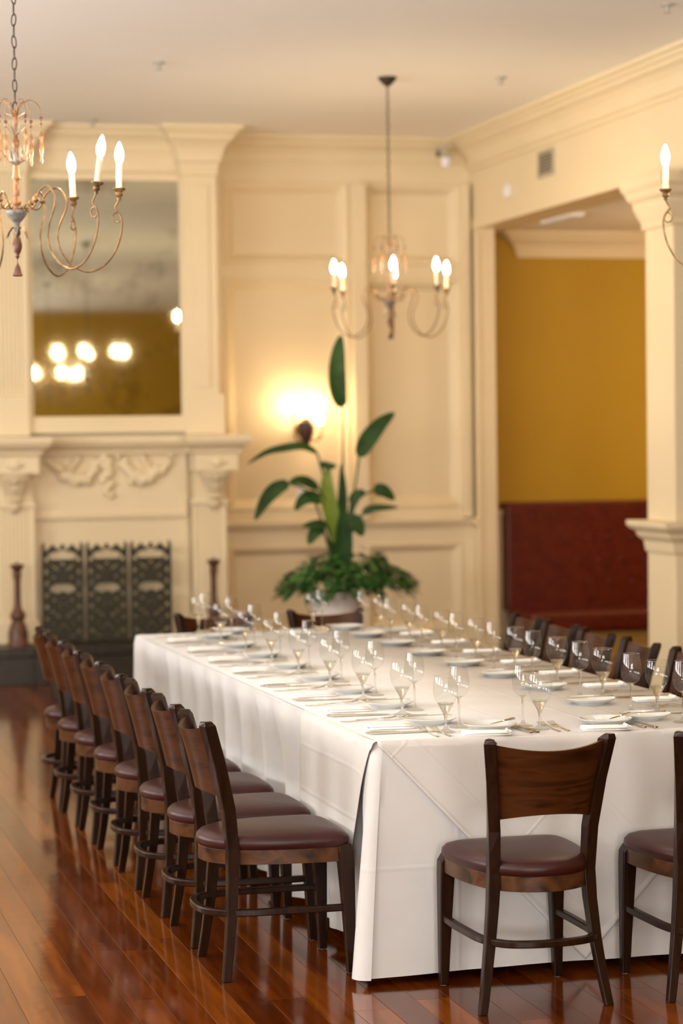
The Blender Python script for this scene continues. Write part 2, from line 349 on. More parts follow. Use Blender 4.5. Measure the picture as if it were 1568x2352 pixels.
# back wall: recessed panels between proud stiles and rails
wall_back = struct('wall_back', MB().box(-3.4, XR + 0.2, YB, YB + 0.2, 0, CZ), 'cream')
YP = YB - 0.05                                # face of stiles and rails
def panel(parent, x0, x1, z0, z1, yf, yr, bev, name='panel'):
    f = MB().box(x0 + bev, x1 - bev, yr - 0.004, yr + 0.004, z0 + bev, z1 - bev).build(name, 'cream', parent)
    o1 = [(x0, yf - 0.012, z0), (x1, yf - 0.012, z0), (x1, yf - 0.012, z1), (x0, yf - 0.012, z1)]
    o2 = [(x0 + bev * .35, yf - 0.006, z0 + bev * .35), (x1 - bev * .35, yf - 0.006, z0 + bev * .35), (x1 - bev * .35, yf - 0.006, z1 - bev * .35), (x0 + bev * .35, yf - 0.006, z1 - bev * .35)]
    o3 = [(x0 + bev, yr - 0.004, z0 + bev), (x1 - bev, yr - 0.004, z0 + bev), (x1 - bev, yr - 0.004, z1 - bev), (x0 + bev, yr - 0.004, z1 - bev)]
    o0 = [(x0 - 0.012, yf, z0 - 0.012), (x1 + 0.012, yf, z0 - 0.012), (x1 + 0.012, yf, z1 + 0.012), (x0 - 0.012, yf, z1 + 0.012)]
    mo = MB().rings([o0, o1, o2, o3], True, False).build('panel_moulding', 'cream', f)
    return f
for nm, x0, x1, z0, z1 in (('stile', 3.55, 3.735, 0.15, 3.86), ('stile', 4.70, 4.835, 0.15, 3.86), ('stile', 5.60, XR, 0.15, 3.86),
                           ('rail', 3.735, 4.70, 3.69, 3.86), ('rail', 4.835, 5.60, 3.69, 3.86), ('rail', 3.735, 4.70, 2.95, 3.075), ('rail', 4.835, 5.60, 2.95, 3.075),
                           ('rail', 3.735, 4.70, 0.9, 1.19), ('rail', 4.835, 5.60, 0.9, 1.19), ('rail', 3.735, 4.70, 0.15, 0.22), ('rail', 4.835, 5.60, 0.15, 0.22)):
    MB().box(x0, x1, YP, YB + 0.01, z0, z1).build(nm, 'cream', wall_back)
for x0, x1, z0, z1 in ((4.715, 4.825, 1.10, 3.69), (5.60, 5.66, 1.10, 3.69)):
    MB().box(x0, x1, YB - 0.17, YP + 0.005, z0, z1).build('raised_stile', 'cream', wall_back, bevel=0.006)
for x0, x1 in ((3.735, 4.70), (4.835, 5.60)):
    panel(wall_back, x0, x1, 3.075, 3.69, YP, YB, 0.075); panel(wall_back, x0, x1, 1.19, 2.95, YP, YB, 0.075); panel(wall_back, x0, x1, 0.22, 0.9, YP, YB, 0.065)
mb = MB(); mb.rings([[(xx, YP - p, z) for p, z in ((0, 1.02), (0.012, 1.02), (0.02, 1.04), (0.05, 1.055), (0.06, 1.075), (0.06, 1.095), (0, 1.10))] for xx in (3.56, XR)])
struct('trim_1', mb, 'cream')                  # chair rail
mb = MB(); crown_x(mb, YP, 3.5, XR, CZ); struct('trim_2', mb, 'cream')
struct('baseboard_back', MB().box(3.55, XR, YP - 0.015, YB, 0, 0.16), 'cream', bevel=0.004)

# chimney breast
BX0, BX1 = 0.3, 3.57
breast = struct('wall_chimney', MB().box(BX0, BX1, YF, YB, 0, CZ), 'cream')
mb = MB(); stepped(mb, BX0, BX1, YF, YB, CROWN_UP, CZ); mb.build('crown', 'cream', breast)
def fluted(mbx, x0, x1, yf, yb, z0, z1, n, edge=0.03, r=0.010):
    pts = [(x0, yb), (x0, yf)]; wdt = (x1 - x0 - 2 * edge) / n
    for i in range(n):
        cx = x0 + edge + wdt * (i + .5); h = wdt * 0.36
        for j in range(5):
            a = PI * j / 4; pts.append((cx - h * math.cos(a), yf + r * math.sin(a)))
    pts += [(x1, yf), (x1, yb)]
    mbx.rings([[(px, py, z) for px, py in pts] for z in (z0, z1)])
YPI = YF - 0.12
for x0, x1, flt in ((3.315, BX1, 0), (1.90, 2.165, 7)):       # upper pilasters
    mb = MB()
    if flt: fluted(mb, x0, x1, YPI, YF + 0.01, 2.07, CZ - 0.36, flt)
    else:
        mb.box(x0, x1, YPI, YF + 0.01, 2.07, CZ - 0.36)
    pl = mb.build('upper_pilaster', 'cream', breast)
    MB().box(x0 + 0.08, x1 - 0.06, YPI - 0.012, YPI, 2.12, CZ - 0.42).build('pilaster_panel', 'cream', pl, bevel=0.006) if not flt else None
    mb = MB(); mb.box(x0, x1 + (0.04 if not flt else 0.0), YPI - 0.03, YF, 1.77, 2.07); mb.build('pilaster_plinth', 'cream', pl, bevel=0.008)
    mb = MB(); stepped(mb, x0, x1, YPI, YF + 0.01, [(0, -0.36), (0.012, -0.355), (0.012, -0.30)] + [(p, -h * 1.5) for p, h in CROWN], CZ); mb.build('pilaster_capital', 'cream', pl)

# right wall: header beam with crown, return pilaster, column, alcove
hd = struct('wall_right', MB().box(XR, XR + 0.28, 7.0, YB, 3.34, CZ), 'cream')
mb = MB(); crown_y(mb, XR, 7.0, YB, CZ, 1.25); mb.build('crown', 'cream', hd)
MB().box(XR - 0.012, XR, 7.0, YB, 3.34, 3.42).build('header_fillet', 'cream', hd)
st = struct('wall_return', MB().box(XR, XR + 0.145, 17.95, YB, 0, 3.34), 'cream')
MB().box(XR - 0.014, XR + 0.02, 17.935, 17.965, 0.15, 3.30).build('corner_bead', 'cream', st, bevel=0.004)
MB().rings([[(XR - p, yy, z) for p, z in ((0, 1.02), (0.02, 1.03), (0.05, 1.06), (0.05, 1.09), (0, 1.1))] for yy in (17.93, YB)]).build('chair_rail', 'cream', st)
# column with capital and pedestal
colm = struct('column', MB().box(XR, XR + 0.125, 13.96, 14.42, 1.19, 3.1), 'cream', bevel=0.006)
mb = MB(); stepped(mb, XR, XR + 0.125, 13.96, 14.42, [(0.0, 3.02), (0.018, 3.03), (0.018, 3.07), (0.03, 3.09), (0.05, 3.14), (0.058, 3.16), (0.06, 3.19), (0.085, 3.215), (0.1, 3.255), (0.12, 3.28), (0.125, 3.34)], 0, True); mb.build('capital', 'cream', colm)
mb = MB(); stepped(mb, XR + 0.0, XR + 0.22, 13.96, 14.42, [(0.0, 0.98), (0.012, 1.0), (0.02, 1.06), (0.05, 1.09), (0.06, 1.12), (0.09, 1.14), (0.105, 1.16), (0.105, 1.19)], 0, True); mb.build('pedestal_cap', 'cream', colm)
MB().box(XR, XR + 0.20, 13.96, 14.42, 0, 1.0).build('pedestal', 'cream', colm, bevel=0.006)
MB().box(XR - 0.02, XR + 0.22, 13.94, 14.44, 0, 0.16).build('pedestal_base', 'cream', colm, bevel=0.006)
pt = struct('wall_partition', MB().box(XR + 0.42, 9.5, 15.2, 15.4, 0, 3.34), 'tan')
MB().rings([[(xx, 15.2 - p, z) for p, z in ((0, 1.06), (0.02, 1.07), (0.05, 1.11), (0.05, 1.16), (0, 1.18))] for xx in (XR + 0.42, 9.5)]).build('chair_rail', 'tan', pt)
# alcove behind the opening
struct('wall_alcove', MB().box(XR + 0.05, 9.6, 18.5, 18.7, 0, 3.4), 'ochre')
mb = MB().box(XR + 0.16, 6.08, 18.42, 18.5, 0, 1.10); wn = struct('wainscot_alcove', mb, 'cream', bevel=0.006)
MB().box(XR + 0.16, 6.09, 18.39, 18.5, 1.10, 1.14).build('cap_rail', 'cream', wn, bevel=0.004)
struct('ceiling_alcove', MB().box(XR + 0.28, 9.6, 7.0, 19.0, 3.36, 3.5), 'ceiling')
struct('wall_side', MB().box(XR, 9.6, 6.8, 7.0, 0, CZ), 'cream')
mb = MB(); stepped(mb, 6.21, 9.5, 18.5, 18.6, [(p * 0.9, -h * 1.0) for p, h in CROWN], 3.36); struct('trim_3', mb, 'cream')
struct('wall_far_right', MB().box(9.5, 9.7, -3.3, 19.0, 0, CZ), 'ochre')
# left wall and rear wall with window openings (behind and beside the camera)
mb = MB(); edges = [-3.3] + [e for p in WIN_L for e in p] + [19.0]
for i in range(0, len(edges), 2): mb.box(-3.4, -3.2, edges[i], edges[i + 1], 0, CZ)
for y0, y1 in WIN_L: mb.box(-3.4, -3.2, y0, y1, 0, 0.8); mb.box(-3.4, -3.2, y0, y1, 3.4, CZ)
struct('wall_left', mb, 'cream')
mb = MB(); edges = [-3.4] + [e for p in WIN_R for e in p] + [9.6]
for i in range(0, len(edges), 2): mb.box(edges[i], edges[i + 1], -3.2, -3.0, 0, CZ)
for x0, x1 in WIN_R: mb.box(x0, x1, -3.2, -3.0, 0, 0.8); mb.box(x0, x1, -3.2, -3.0, 3.4, CZ)
struct('wall_rear', mb, 'ochre')
nwin = 0
for y0, y1 in WIN_L:
    nwin += 1; mb = MB()
    for a, b in ((y0, y0 + .06), (y1 - .06, y1), ((y0 + y1) / 2 - .025, (y0 + y1) / 2 + .025)): mb.box(-3.33, -3.27, a, b, 0.8, 3.4)
    for z in (0.8, 2.1, 3.34): mb.box(-3.33, -3.27, y0, y1, z, z + 0.05)
    struct('window_%d' % nwin, mb, 'cream')
for x0, x1 in WIN_R:
    nwin += 1; mb = MB()
    for a, b in ((x0, x0 + .06), (x1 - .06, x1), ((x0 + x1) / 2 - .025, (x0 + x1) / 2 + .025)): mb.box(a, b, -3.13, -3.07, 0.8, 3.4)
    for z in (0.8, 2.1, 3.34): mb.box(x0, x1, -3.13, -3.07, z, z + 0.05)
    struct('window_%d' % nwin, mb, 'cream')

# ------------------------------------------------------------------ fireplace
fp = thing('fireplace', 'tall cream classical fireplace surround with carved swag and bracketed mantel', 'fireplace', (2.75, YF, 0))
def fpm(mbx): 
    mbx.v = [(x - 2.75, y - YF, z) for x, y, z in mbx.v]; return mbx
mb = MB().box(2.18, 3.33, 17.70, YF, 1.19, 1.69); fpm(mb).build('frieze', 'cream', fp)
mb = MB().box(2.18, 3.33, 17.685, YF, 1.16, 1.21); fpm(mb).build('frieze_moulding', 'cream', fp, bevel=0.008)
mb = MB().box(2.19, 3.34, 17.72, YF, 0.2635, 1.16); fpm(mb).build('opening_board', 'cream', fp)
MANT = [(0.0, 1.63), (0.015, 1.635), (0.02, 1.66), (0.05, 1.68), (0.075, 1.705), (0.085, 1.73), (0.085, 1.765), (0.0, 1.765)]
mb = MB(); stepped(mb, 1.6, BX1 + 0.0, 17.66, YF, MANT); fpm(mb).build('mantel_shelf', 'cream', fp)
for x0, x1, n in ((3.36, 3.61, 5), (1.92, 2.185, 7)):
    mb = MB(); fluted(mb, x0, x1, 17.60, YF, 0.42, 1.28, n); pl = fpm(mb).build('lower_pilaster', 'cream', fp)
    mb = MB().box(x0 - 0.02, x1 + 0.02, 17.575, YF, 0.2635, 0.43); fpm(mb).build('plinth', 'cream', pl, bevel=0.006)
    mb = MB(); mb.box(x0 + .01, x1 - .01, 17.60, YF, 1.28, 1.5); mb.box(x0 - 0.01, x1 + 0.01, 17.585, YF, 1.255, 1.29); fpm(mb).build('bracket_back', 'cream', pl, bevel=0.004)
    xl, xr = (x0 - 0.01, x1 + 0.06) if n == 5 else (x0 - 0.06, x1 + 0.02)
    mb = MB().box(xl, xr, 17.42, YF, 1.50, 1.63); blk = fpm(mb).build('mantel_block', 'cream', fp, bevel=0.006)
    mb = MB(); stepped(mb, xl, xr, 17.42, YF, MANT); mb.v = [(x, y, z + 0.002) for x, y, z in mb.v]; fpm(mb).build('block_cap', 'cream', blk)
    cxm = (xl + xr) / 2
    mb = MB().ball((cxm, 17.415, 1.565), 0.035, 12, 6, 1.2, .5, 1); mb.ball((cxm - .05, 17.418, 1.565), 0.018, 8, 5, 1, .5, 1); mb.ball((cxm + .05, 17.418, 1.565), 0.018, 8, 5, 1, .5, 1); fpm(mb).build('rosette', 'cream', blk, smooth=True)
    rr = []
    for z, hw, dp in ((1.502, .115, .17), (1.47, .11, .165), (1.44, .10, .13), (1.41, .085, .11), (1.38, .07, .10), (1.34, .06, .06), (1.30, .05, .045), (1.27, .04, .05), (1.24, .03, .035), (1.21, .012, .015)):
        rr.append([(cxm - hw, 17.60, z), (cxm - hw, 17.60 - dp * .8, z), (cxm - hw * .5, 17.60 - dp, z), (cxm + hw * .5, 17.60 - dp, z), (cxm + hw, 17.60 - dp * .8, z), (cxm + hw, 17.60, z)])
    mb = MB().rings(rr); br = fpm(mb).build('carved_bracket', 'cream', pl, smooth=True)
    mb = MB()
    for z, q in ((1.46, .05), (1.39, .035), (1.31, .028), (1.25, .022)):
        for s in (-1, 0, 1): mb.ball((cxm + s * q * 1.1, 17.60 - q * 2.6 + .02 * abs(s), z), q * .62, 8, 5)
    fpm(mb).build('acanthus_carving', 'cream', br, smooth=True, kind='stuff')
mb = MB(); rnd = random.Random(3)                        # carved festoon on the frieze
cx = 2.76
def blob(x, z, r): mb.ball((x, 17.70 - r * .5, z), r * 1.3, 8, 5, 1.0, .8, 1.0)
for i in range(11): blob(cx - .02 + rnd.uniform(-.05, .05) * (1 - i / 16), 1.60 - i * .027, .036 - i * .0012)
for s, L in ((-1, .40), (1, .40)):
    for i in range(15):
        t = i / 14; blob(cx + s * (.06 + L * t), 1.60 - .20 * math.sin(PI * min(1, t * 1.0)) * (1 - .45 * t) + rnd.uniform(-.02, .02), .022 + .018 * math.sin(PI * t))
    for i in range(7): blob(cx + s * (.24 + .012 * i), 1.60 - .016 * i, .026 - .001 * i)
    for i in range(6): blob(cx + s * (.11 + .01 * i), 1.58 - .03 * i, .026)
fpm(mb).build('carved_swag', 'cream', fp, smooth=True)
hs = thing('hearth', 'dark stone raised hearth running along the fireplace base', 'hearth', (2.6, 17.45, 0))
for i in range(6):
    x0 = -1.4 + i * 0.46
    MB().box(x0 + .002, x0 + .458, -0.25, 0.295, 0.20, 0.262).build('hearth_slab', 'stone', hs, bevel=0.006)
    MB().box(x0 + .002, x0 + .458, -0.235, 0.29, 0.0, 0.198).build('stone_block', 'stone', hs, bevel=0.004)
mr = thing('wall_mirror', 'large tarnished antique mirror above the cream mantel', 'mirror', (2.75, 17.70, 2.78))
pane = MB().box(-.545, .55, -.004, .004, -.866, .866).build('mirror_glass', 'mirror', mr)
mr.rotation_euler = (math.radians(-0.37), 0, 0)
mb = MB()
for b in ((-.60, -.545, -.012, .03, -.92, .92), (.55, .60, -.012, .03, -.92, .92), (-.545, .55, -.012, .03, .866, .92)): mb.box(*b)
mb.build('mirror_frame', 'cream', mr, bevel=0.004)
MB().box(-.60, .60, -.05, .03, -.99, -.866).build('mirror_ledge', 'cream', mr, bevel=0.008)
# ornamental fire screen: three openwork panels
fs = thing('fire_screen', 'three-fold dark openwork metal fire screen on the hearth', 'fire screen', (2.705, 17.56, 0.262))
def screen_panel(px, wd, ht, seed):
    nx, nz = 22, 52; mbx = MB(); cw = wd / nx; chh = ht / nz
    def on(u, v):
        uu = abs(u - .5) * 2
        if uu > .93 or v < .03: return True
        top = .955 + .03 * math.cos(u * 2 * PI * 4)
        if v > top: return False
        for cv, rx, rz in ((.86, .36, .055), (.53, .34, .05)):
            if ((u - .5) / rx) ** 2 + ((v - cv) / rz) ** 2 < 1 and v > cv - .035: return False
        q = math.sin(uu * 9 + 3.1 * math.cos(v * 27)) + math.cos(v * 52 + 2.3 * math.sin(uu * 6)) * .9
        return q > -1.3
    for a in range(nx):
        b = 0
        while b < nz:
            if on((a + .5) / nx, (b + .5) / nz):
                e = b
                while e < nz and on((a + .5) / nx, (e + .5) / nz): e += 1
                mbx.box(px + a * cw, px + (a + 1) * cw, -.004, .004, b * chh + .015, e * chh + .015); b = e
            b += 1
    return mbx
for i in range(3):
    px = -.47 + i * .325
    sp = screen_panel(px, .285, .72, i).build('screen_panel', 'screen', fs)
    mb = MB(); mb.tube([(px - .004, 0, 0), (px - .004, 0, .72)], .007, 6); mb.tube([(px + .289, 0, 0), (px + .289, 0, .72)], .007, 6); mb.build('frame_rod', 'screen', sp)
mb = MB()
for i in range(4): mb.tube([(-.475 + i * .323, -.05, 0.006), (-.475 + i * .323, .05, 0.006)], .006, 6)
mb.build('foot', 'screen', fs)
# turned candlesticks
CS = [(.0, 0), (.078, 0), (.078, .02), (.07, .03), (.072, .09), (.058, .15), (.04, .185), (.052, .20), (.058, .225), (.046, .245), (.03, .27), (.024, .31), (.022, .46), (.028, .50), (.034, .515), (.024, .535), (.04, .56), (.048, .575), (.048, .59), (.02, .592), (.0, .592)]
cs = thing('candlestick', '', 'candlestick'); MB().lathe(CS[:12], 16).build('turned_base', 'turned', cs, smooth=True); MB().lathe(CS[11:], 16).build('shaft', 'turned', cs, smooth=True)
MB().lathe([(.0, .592), (.008, .592), (.008, .606), (.0, .61)], 8).build('spike', 'iron', cs)
us = [False]
place(cs, us, (2.03, 17.42, .262), 0, 'turned red-brown candlestick left of the fire screen', 'wooden candlesticks on the hearth')
place(cs, us, (3.47, 17.42, .262), 0, 'turned red-brown candlestick right of the fire screen, behind the glasses', 'wooden candlesticks on the hearth')

# ------------------------------------------------------------------ booth, devices
bt = thing('booth_bench', 'dark red tufted booth bench against the ochre alcove wall', 'bench', (6.0, 18.4, 0))
MB().box(0.02, 3.2, -.12, .09, .33, 1.20).build('seat_back', 'booth', bt, bevel=0.02, seg=3)
mb = MB()
for i in range(17):
    for j in range(4): mb.ball((.12 + i * .19 + (.095 if j % 2 else 0), -.125, .55 + j * .18), .016, 8, 5, 1, .5, 1)
mb.build('tufting_buttons', 'booth', bt, smooth=True)
MB().box(0.02, 3.2, -.72, -.10, .20, .36).build('seat_cushion', 'booth', bt, bevel=0.04, seg=3)
MB().box(0.04, 3.2, -.64, .08, 0, .20).build('base', 'boothbase', bt, bevel=0.004)
vt = thing('air_vent', 'small square louvred vent on the right header wall', 'vent', (XR, 16.29, 3.66))
MB().box(-.004, .0, -.15, .15, -.075, .075).build('backing', 'darkgap', vt)
mb = MB()
for a in ((-.17, -.15, -.095, .095), (.15, .17, -.095, .095), (-.15, .15, -.095, -.075), (-.15, .15, .075, .095)): mb.box(-.016, 0, a[0], a[1], a[2], a[3])
mb.build('frame', 'vent', vt, bevel=0.003)
for i in range(7):
    z = -.066 + i * .022; MB().rings([[(-.013, yy, z - .003), (-.013, yy, z - .007), (-.003, yy, z + .006), (-.003, yy, z + .010)] for yy in (-.15, .15)]).build('slat', 'vent', vt)
mb = MB().box(-.03, 0, -.05, .05, -.05, .05); sn = thing('wall_sensor', 'small pale sensor box high on the header beside the vent', 'sensor', (XR, 17.15, 3.55)); mb.build('housing', 'white', sn, bevel=0.008)
MB().ball((-.03, 0, -.01), .018, 10, 6).build('lens', 'white', sn, smooth=True)
sc = thing('security_camera', 'small pale security camera in the ceiling corner', 'camera', (5.44, 17.93, 3.86))
MB().box(-.035, .035, 0, .05, .02, .11).build('mount', 'vent', sc, bevel=0.006); MB().lathe([(.0, -.06), (.03, -.055), (.042, -.03), (.042, .02), (.0, .022)], 14).build('housing', 'white', sc, smooth=True)
MB().box(-.03, .03, .04, .24, .05, .08).build('bracket', 'iron', sc)
wp = thing('wall_plate', 'small pale wall plate behind the tall plant', 'switch plate', (4.32, YB - .004, 1.30)); MB().box(-.04, .04, -.008, 0, -.06, .06).build('plate', 'white', wp, bevel=0.003); MB().box(-.012, .012, -.014, -.006, -.02, .02).build('toggle', 'white', wp, bevel=0.002)
ln = thing('ceiling_strip', 'slim pale strip on the alcove ceiling', 'ceiling strip', (6.06, 17.03, 3.36)); MB().box(-.06, .06, -.33, .33, -.03, 0).build('strip_body', 'ceiling', ln, bevel=0.006); MB().box(-.04, .04, -.31, .31, -.036, -.03).build('diffuser', 'white', ln)
sp = thing('ceiling_sprinkler', '', 'sprinkler'); MB().lathe([(.0, 0), (.035, 0), (.035, -.008), (.014, -.012), (.012, -.03), (.0, -.03)], 12).build('escutcheon', 'sprinkler', sp, smooth=True); MB().lathe([(.0, -.045), (.02, -.046), (.02, -.042), (.0, -.04)], 12).build('deflector', 'sprinkler', sp)
MB().tube([(-.01, 0, -.03), (-.012, 0, -.042)], .003, 6).build('frame_arm', 'sprinkler', sp)
us = [False]
for x, y, l in ((2.62, 14.65, 'above the tarnished mirror, nearer one'), (2.62, 17.36, 'close to the mirror wall'), (4.89, 14.88, 'between the far chandelier and the header'), (4.95, 12.2, 'at the top right of the photo')):
    place(sp, us, (x, y, CZ), 0, 'tiny ceiling sprinkler head ' + l, 'ceiling sprinklers')

# ------------------------------------------------------------------ wall sconce
sn = thing('wall_sconce', 'glowing two-arm wall sconce with bronze urn behind the plant', 'sconce', (4.33, YP, 1.80))
MB().lathe([(.0, -.11), (.022, -.105), (.035, -.075), (.058, -.02), (.066, .035), (.064, .065), (.03, .08), (.035, .09), (.0, .095)], 14, (-.01, -.16, -.01)).build('urn', 'urnbronze', sn, smooth=True)
MB().lathe([(.0, 0), (.06, 0), (.05, .02), (.0, .025)], 14).build('backplate', 'bronze', sn).rotation_euler = (PI / 2, 0, 0)
for x, y, z in ((-.09, -.12, .19), (.12, -.12, .19), (.085, -.2, .08)):
    ar = MB().tube(catmull([(-.01, -.10, -.04), (x * .5, y, -.09), (x, y, -.05), (x, y, z - .11)], 5), .006, 6).build('arm', 'bronze', sn, smooth=True)
    MB().lathe([(.0, -.115), (.028, -.11), (.03, -.104), (.012, -.10), (.011, -.035), (.0, -.035)], 12, (x, y, z)).build('candle_sleeve', 'candle', ar, smooth=True)
    MB().lathe([(.0, -.045), (.016, -.04), (.027, -.012), (.025, .012), (.012, .038), (.0, .05)], 12, (x, y, z)).build('bulb', 'sconce_bulb', ar, smooth=True)

# ------------------------------------------------------------------ chandeliers
def px(v): return v / 609.0                                  # chandelier pixels to metres
ARM = [(14, -8), (22, -12), (28, -4), (34, -8), (44, -14), (54, -7), (58, 6), (66, 20), (78, 31), (90, 35), (103, 28), (113, 10), (114, -4), (110, -20), (100, -42), (93, -65), (93, -88), (101, -113), (118, -136), (140, -151), (163, -157), (190, -148), (212, -128), (228, -100), (237, -72), (240, -46), (238, -34)]
RING = [(238, -34), (236, -26), (229, -22), (221, -26), (219, -35), (224, -43), (232, -44), (237, -38)]
ZIG = [(238, -34), (234, -24), (226, -14), (225, -8), (230, 0), (234, 8)]
def make_chandelier(angles, tilt):
    ch = thing('chandelier', '', 'chandelier', (0, 0, 2.637))
    P = lambda l: [(px(r), px(z)) for r, z in l]
    MB().lathe(P([(1, 205), (6, 203), (6, 168), (5, 166), (5.5, 148), (8.5, 145), (9, 135), (6, 128), (5.5, 122), (6, 90), (7, 64), (9.5, 61), (9, 56), (6, 52), (8.5, 40), (7.5, 20), (6, 14), (10, 8), (11, 0), (7, -6), (9, -12), (9, -16)]), 16).build('turned_column', 'amberwood', ch, smooth=True)
    MB().lathe(P([(8, -14), (25, -16), (24, -22), (18, -32), (9, -42), (7, -44), (7, -54), (1, -54)]), 16).build('carved_bowl', 'greyleaf', ch, smooth=True)
    MB().lathe(P([(1, -50), (7, -52), (6, -62), (8, -64), (8, -70), (5, -74), (8, -80), (11, -92), (11, -100), (8, -110), (4, -118), (5, -121), (1, -127)]), 14).build('drop_finial', 'turned', ch, smooth=True)
    MB().lathe(P([(1, -126), (.8, -134), (2, -137), (6, -145), (9, -158), (12, -164), (9, -166), (1, -165)]), 10).build('tassel', 'turned', ch, smooth=True)
    for k in range(6):
        a = 2 * PI * k / 6 + .3; c, s = math.cos(a), math.sin(a); Q = lambda r, z: (px(r) * c, px(r) * s, px(z))
        MB().leaf([Q(6, -54), Q(15, -56), Q(22, -65), Q(27, -80)], [px(5), px(11), px(9), px(1)]).build('lower_leaf', 'amberwood' if k % 2 else 'greyleaf', ch)
        MB().leaf([Q(6, 88), Q(13, 96), Q(16, 112), Q(15, 124)], [px(8), px(13), px(10), px(2)]).build('cup_petal', 'greyleaf', ch)
        MB().leaf([Q(4, 196), Q(12, 202), Q(22, 208), Q(26, 209)], [px(4), px(9), px(7), px(1)]).build('crown_leaf', 'greyleaf' if k % 2 else 'amberwood', ch)
        a2 = a + .5; c, s = math.cos(a2), math.sin(a2); Q = lambda r, z: (px(r) * c, px(r) * s, px(z))
        wr = MB().tube(catmull([Q(4, 198), Q(12, 220), Q(26, 234), Q(42, 234), Q(54, 222), Q(59, 208)], 5), px(1.1), 6).build('crown_wire', 'bronze', ch, smooth=True)
        mb = MB().ball(Q(59, 193), px(4.5), 10, 6); mb.ball(Q(59, 181), px(3.2), 8, 5); mb.tube([Q(59, 208), Q(59, 160)], px(.5), 5); mb.build('bead', 'turned', wr, smooth=True)
        o = Q(59, 0); MB().lathe([(px(r), px(z)) for r, z in ((1, 166), (4, 158), (5.5, 150), (3, 144), (5.5, 132), (5, 122), (3, 112), (2, 106), (3.5, 99), (1, 90))], 8, o).build('pendant_drop', 'amberwood', wr, smooth=True)
    for k in range(4):
        a = 2 * PI * k / 4 + .2; c, s = math.cos(a), math.sin(a); Q = lambda r, z: (px(r) * c, px(r) * s, px(z))
        MB().tube(catmull([Q(8, 92), Q(20, 100), Q(30, 112), Q(36, 124)], 4), px(1.6), 6).build('branch', 'amberwood', ch, smooth=True)
        MB().leaf([Q(6, 158), Q(15, 168), Q(24, 176), Q(28, 182)], [px(2), px(6), px(5), px(1)]).build('branch_leaf', 'greyleaf', ch)
    for i, a in enumerate(angles):
        a = math.radians(a); c, s = math.cos(a), math.sin(a); Q = lambda r, z: (px(r) * c, px(r) * s, px(z))
        mb = MB().tube(catmull([Q(*p) for p in ARM], 4), px(2.4), 7)
        mb.tube(catmull([Q(*p) for p in RING], 3), px(1.7), 6); mb.tube(catmull([Q(*p) for p in ZIG], 3), px(2.3), 6)
        mb.ball(Q(58, 6), px(7), 10, 6)
        ar = mb.build('arm', 'bronze', ch, smooth=True)
        top = Vector(Q(234, 6)); tl = tilt[i % len(tilt)]
        def at(profile, mat, name, par):
            mbx = MB().lathe([(px(r), px(z)) for r, z in profile], 14)
            rot = Matrix.Rotation(math.radians(tl[0]), 3, 'X') @ Matrix.Rotation(math.radians(tl[1]), 3, 'Y')
            mbx.v = [tuple(rot @ Vector(v) + top) for v in mbx.v]
            return mbx.build(name, mat, par, smooth=True)
        at([(0, 0), (4, 1), (5, 5), (3.5, 7), (7, 9), (8.5, 15), (6, 18), (8, 20), (14, 24), (15, 28), (9, 27), (0, 27)], 'bronze', 'drip_cup', ar)
        at([(0, 26), (7.2, 26), (7, 50), (7.6, 52), (7.0, 62), (6.8, 85), (0, 85)], 'candle', 'candle_sleeve', ar)
        at([(0, 84), (5, 84.5), (8.2, 91), (10.3, 101), (9.9, 109), (7.2, 120), (4.0, 128), (1.6, 133), (0, 134)], 'bulb', 'bulb', ar)
    # chain to the ceiling rose
    cn = MB().lathe([(.0, CZ - 2.637), (.062, CZ - 2.637), (.06, CZ - 2.637 - .012), (.03, CZ - 2.637 - .045), (.012, CZ - 2.637 - .06), (.0, CZ - 2.637 - .062)], 18).build('ceiling_rose', 'iron', ch, smooth=True)
    z = px(203); k = 0; hook = MB().tube([(0, 0, z - .01), (0, 0, z + .016)], .004, 6).build('chain', 'iron', ch)
    lk = None
    while z < CZ - 2.637 - .075:
        if lk is None:
            ptsL = [(.0085 * math.cos(2 * PI * j / 14), 0, .024 * math.sin(2 * PI * j / 14)) for j in range(14)]
            o = MB().tube(ptsL, .0026, 6, True).build('link', 'iron', hook, smooth=True); lk = o.data; o.location = (0, 0, z + .026)
        else:
            o = inst(lk, 'link', None, hook, (0, 0, z + .026))
        o.rotation_euler = (0, .12 * math.sin(k * 1.7), (PI / 2 if k % 2 else .25)); z += .041; k += 1
    return ch
ch1 = make_chandelier([62 - 14, 3 - 14, -34 - 14, 118 - 14, 180 - 14, 238 - 14], [(2, -3), (0, 1), (2, 7), (0, 0), (1, -2), (-1, 2)])
ch2 = make_chandelier([-89 - 14, -40 - 14, 16 - 14, 85 - 14, 141 - 14, 201 - 14], [(0, 2), (0, -2), (1, 0)])
GR = 'candle chandeliers hanging over the dining room'
ch1.location = (1.087, 9.147, 2.637); ch1['label'] = 'nearest bronze candle chandelier, cut by the photo\'s left edge'; ch1['group'] = GR
ch2.location = (4.165, 15.0, 2.637); ch2['label'] = 'farthest bronze candle chandelier, above the tall plant, seen whole'; ch2['group'] = GR
for loc, rz, l in (((3.93, 8.70, 2.637), 0.98, 'bronze candle chandelier at right edge, only one candle arm in view'), ((4.25, 2.9, 2.637), .4, 'bronze candle chandelier behind the camera, seen only in the mirror')):
    c = copy_tree(ch1); c.location = loc; c.rotation_euler = (0, 0, rz); c['label'] = l

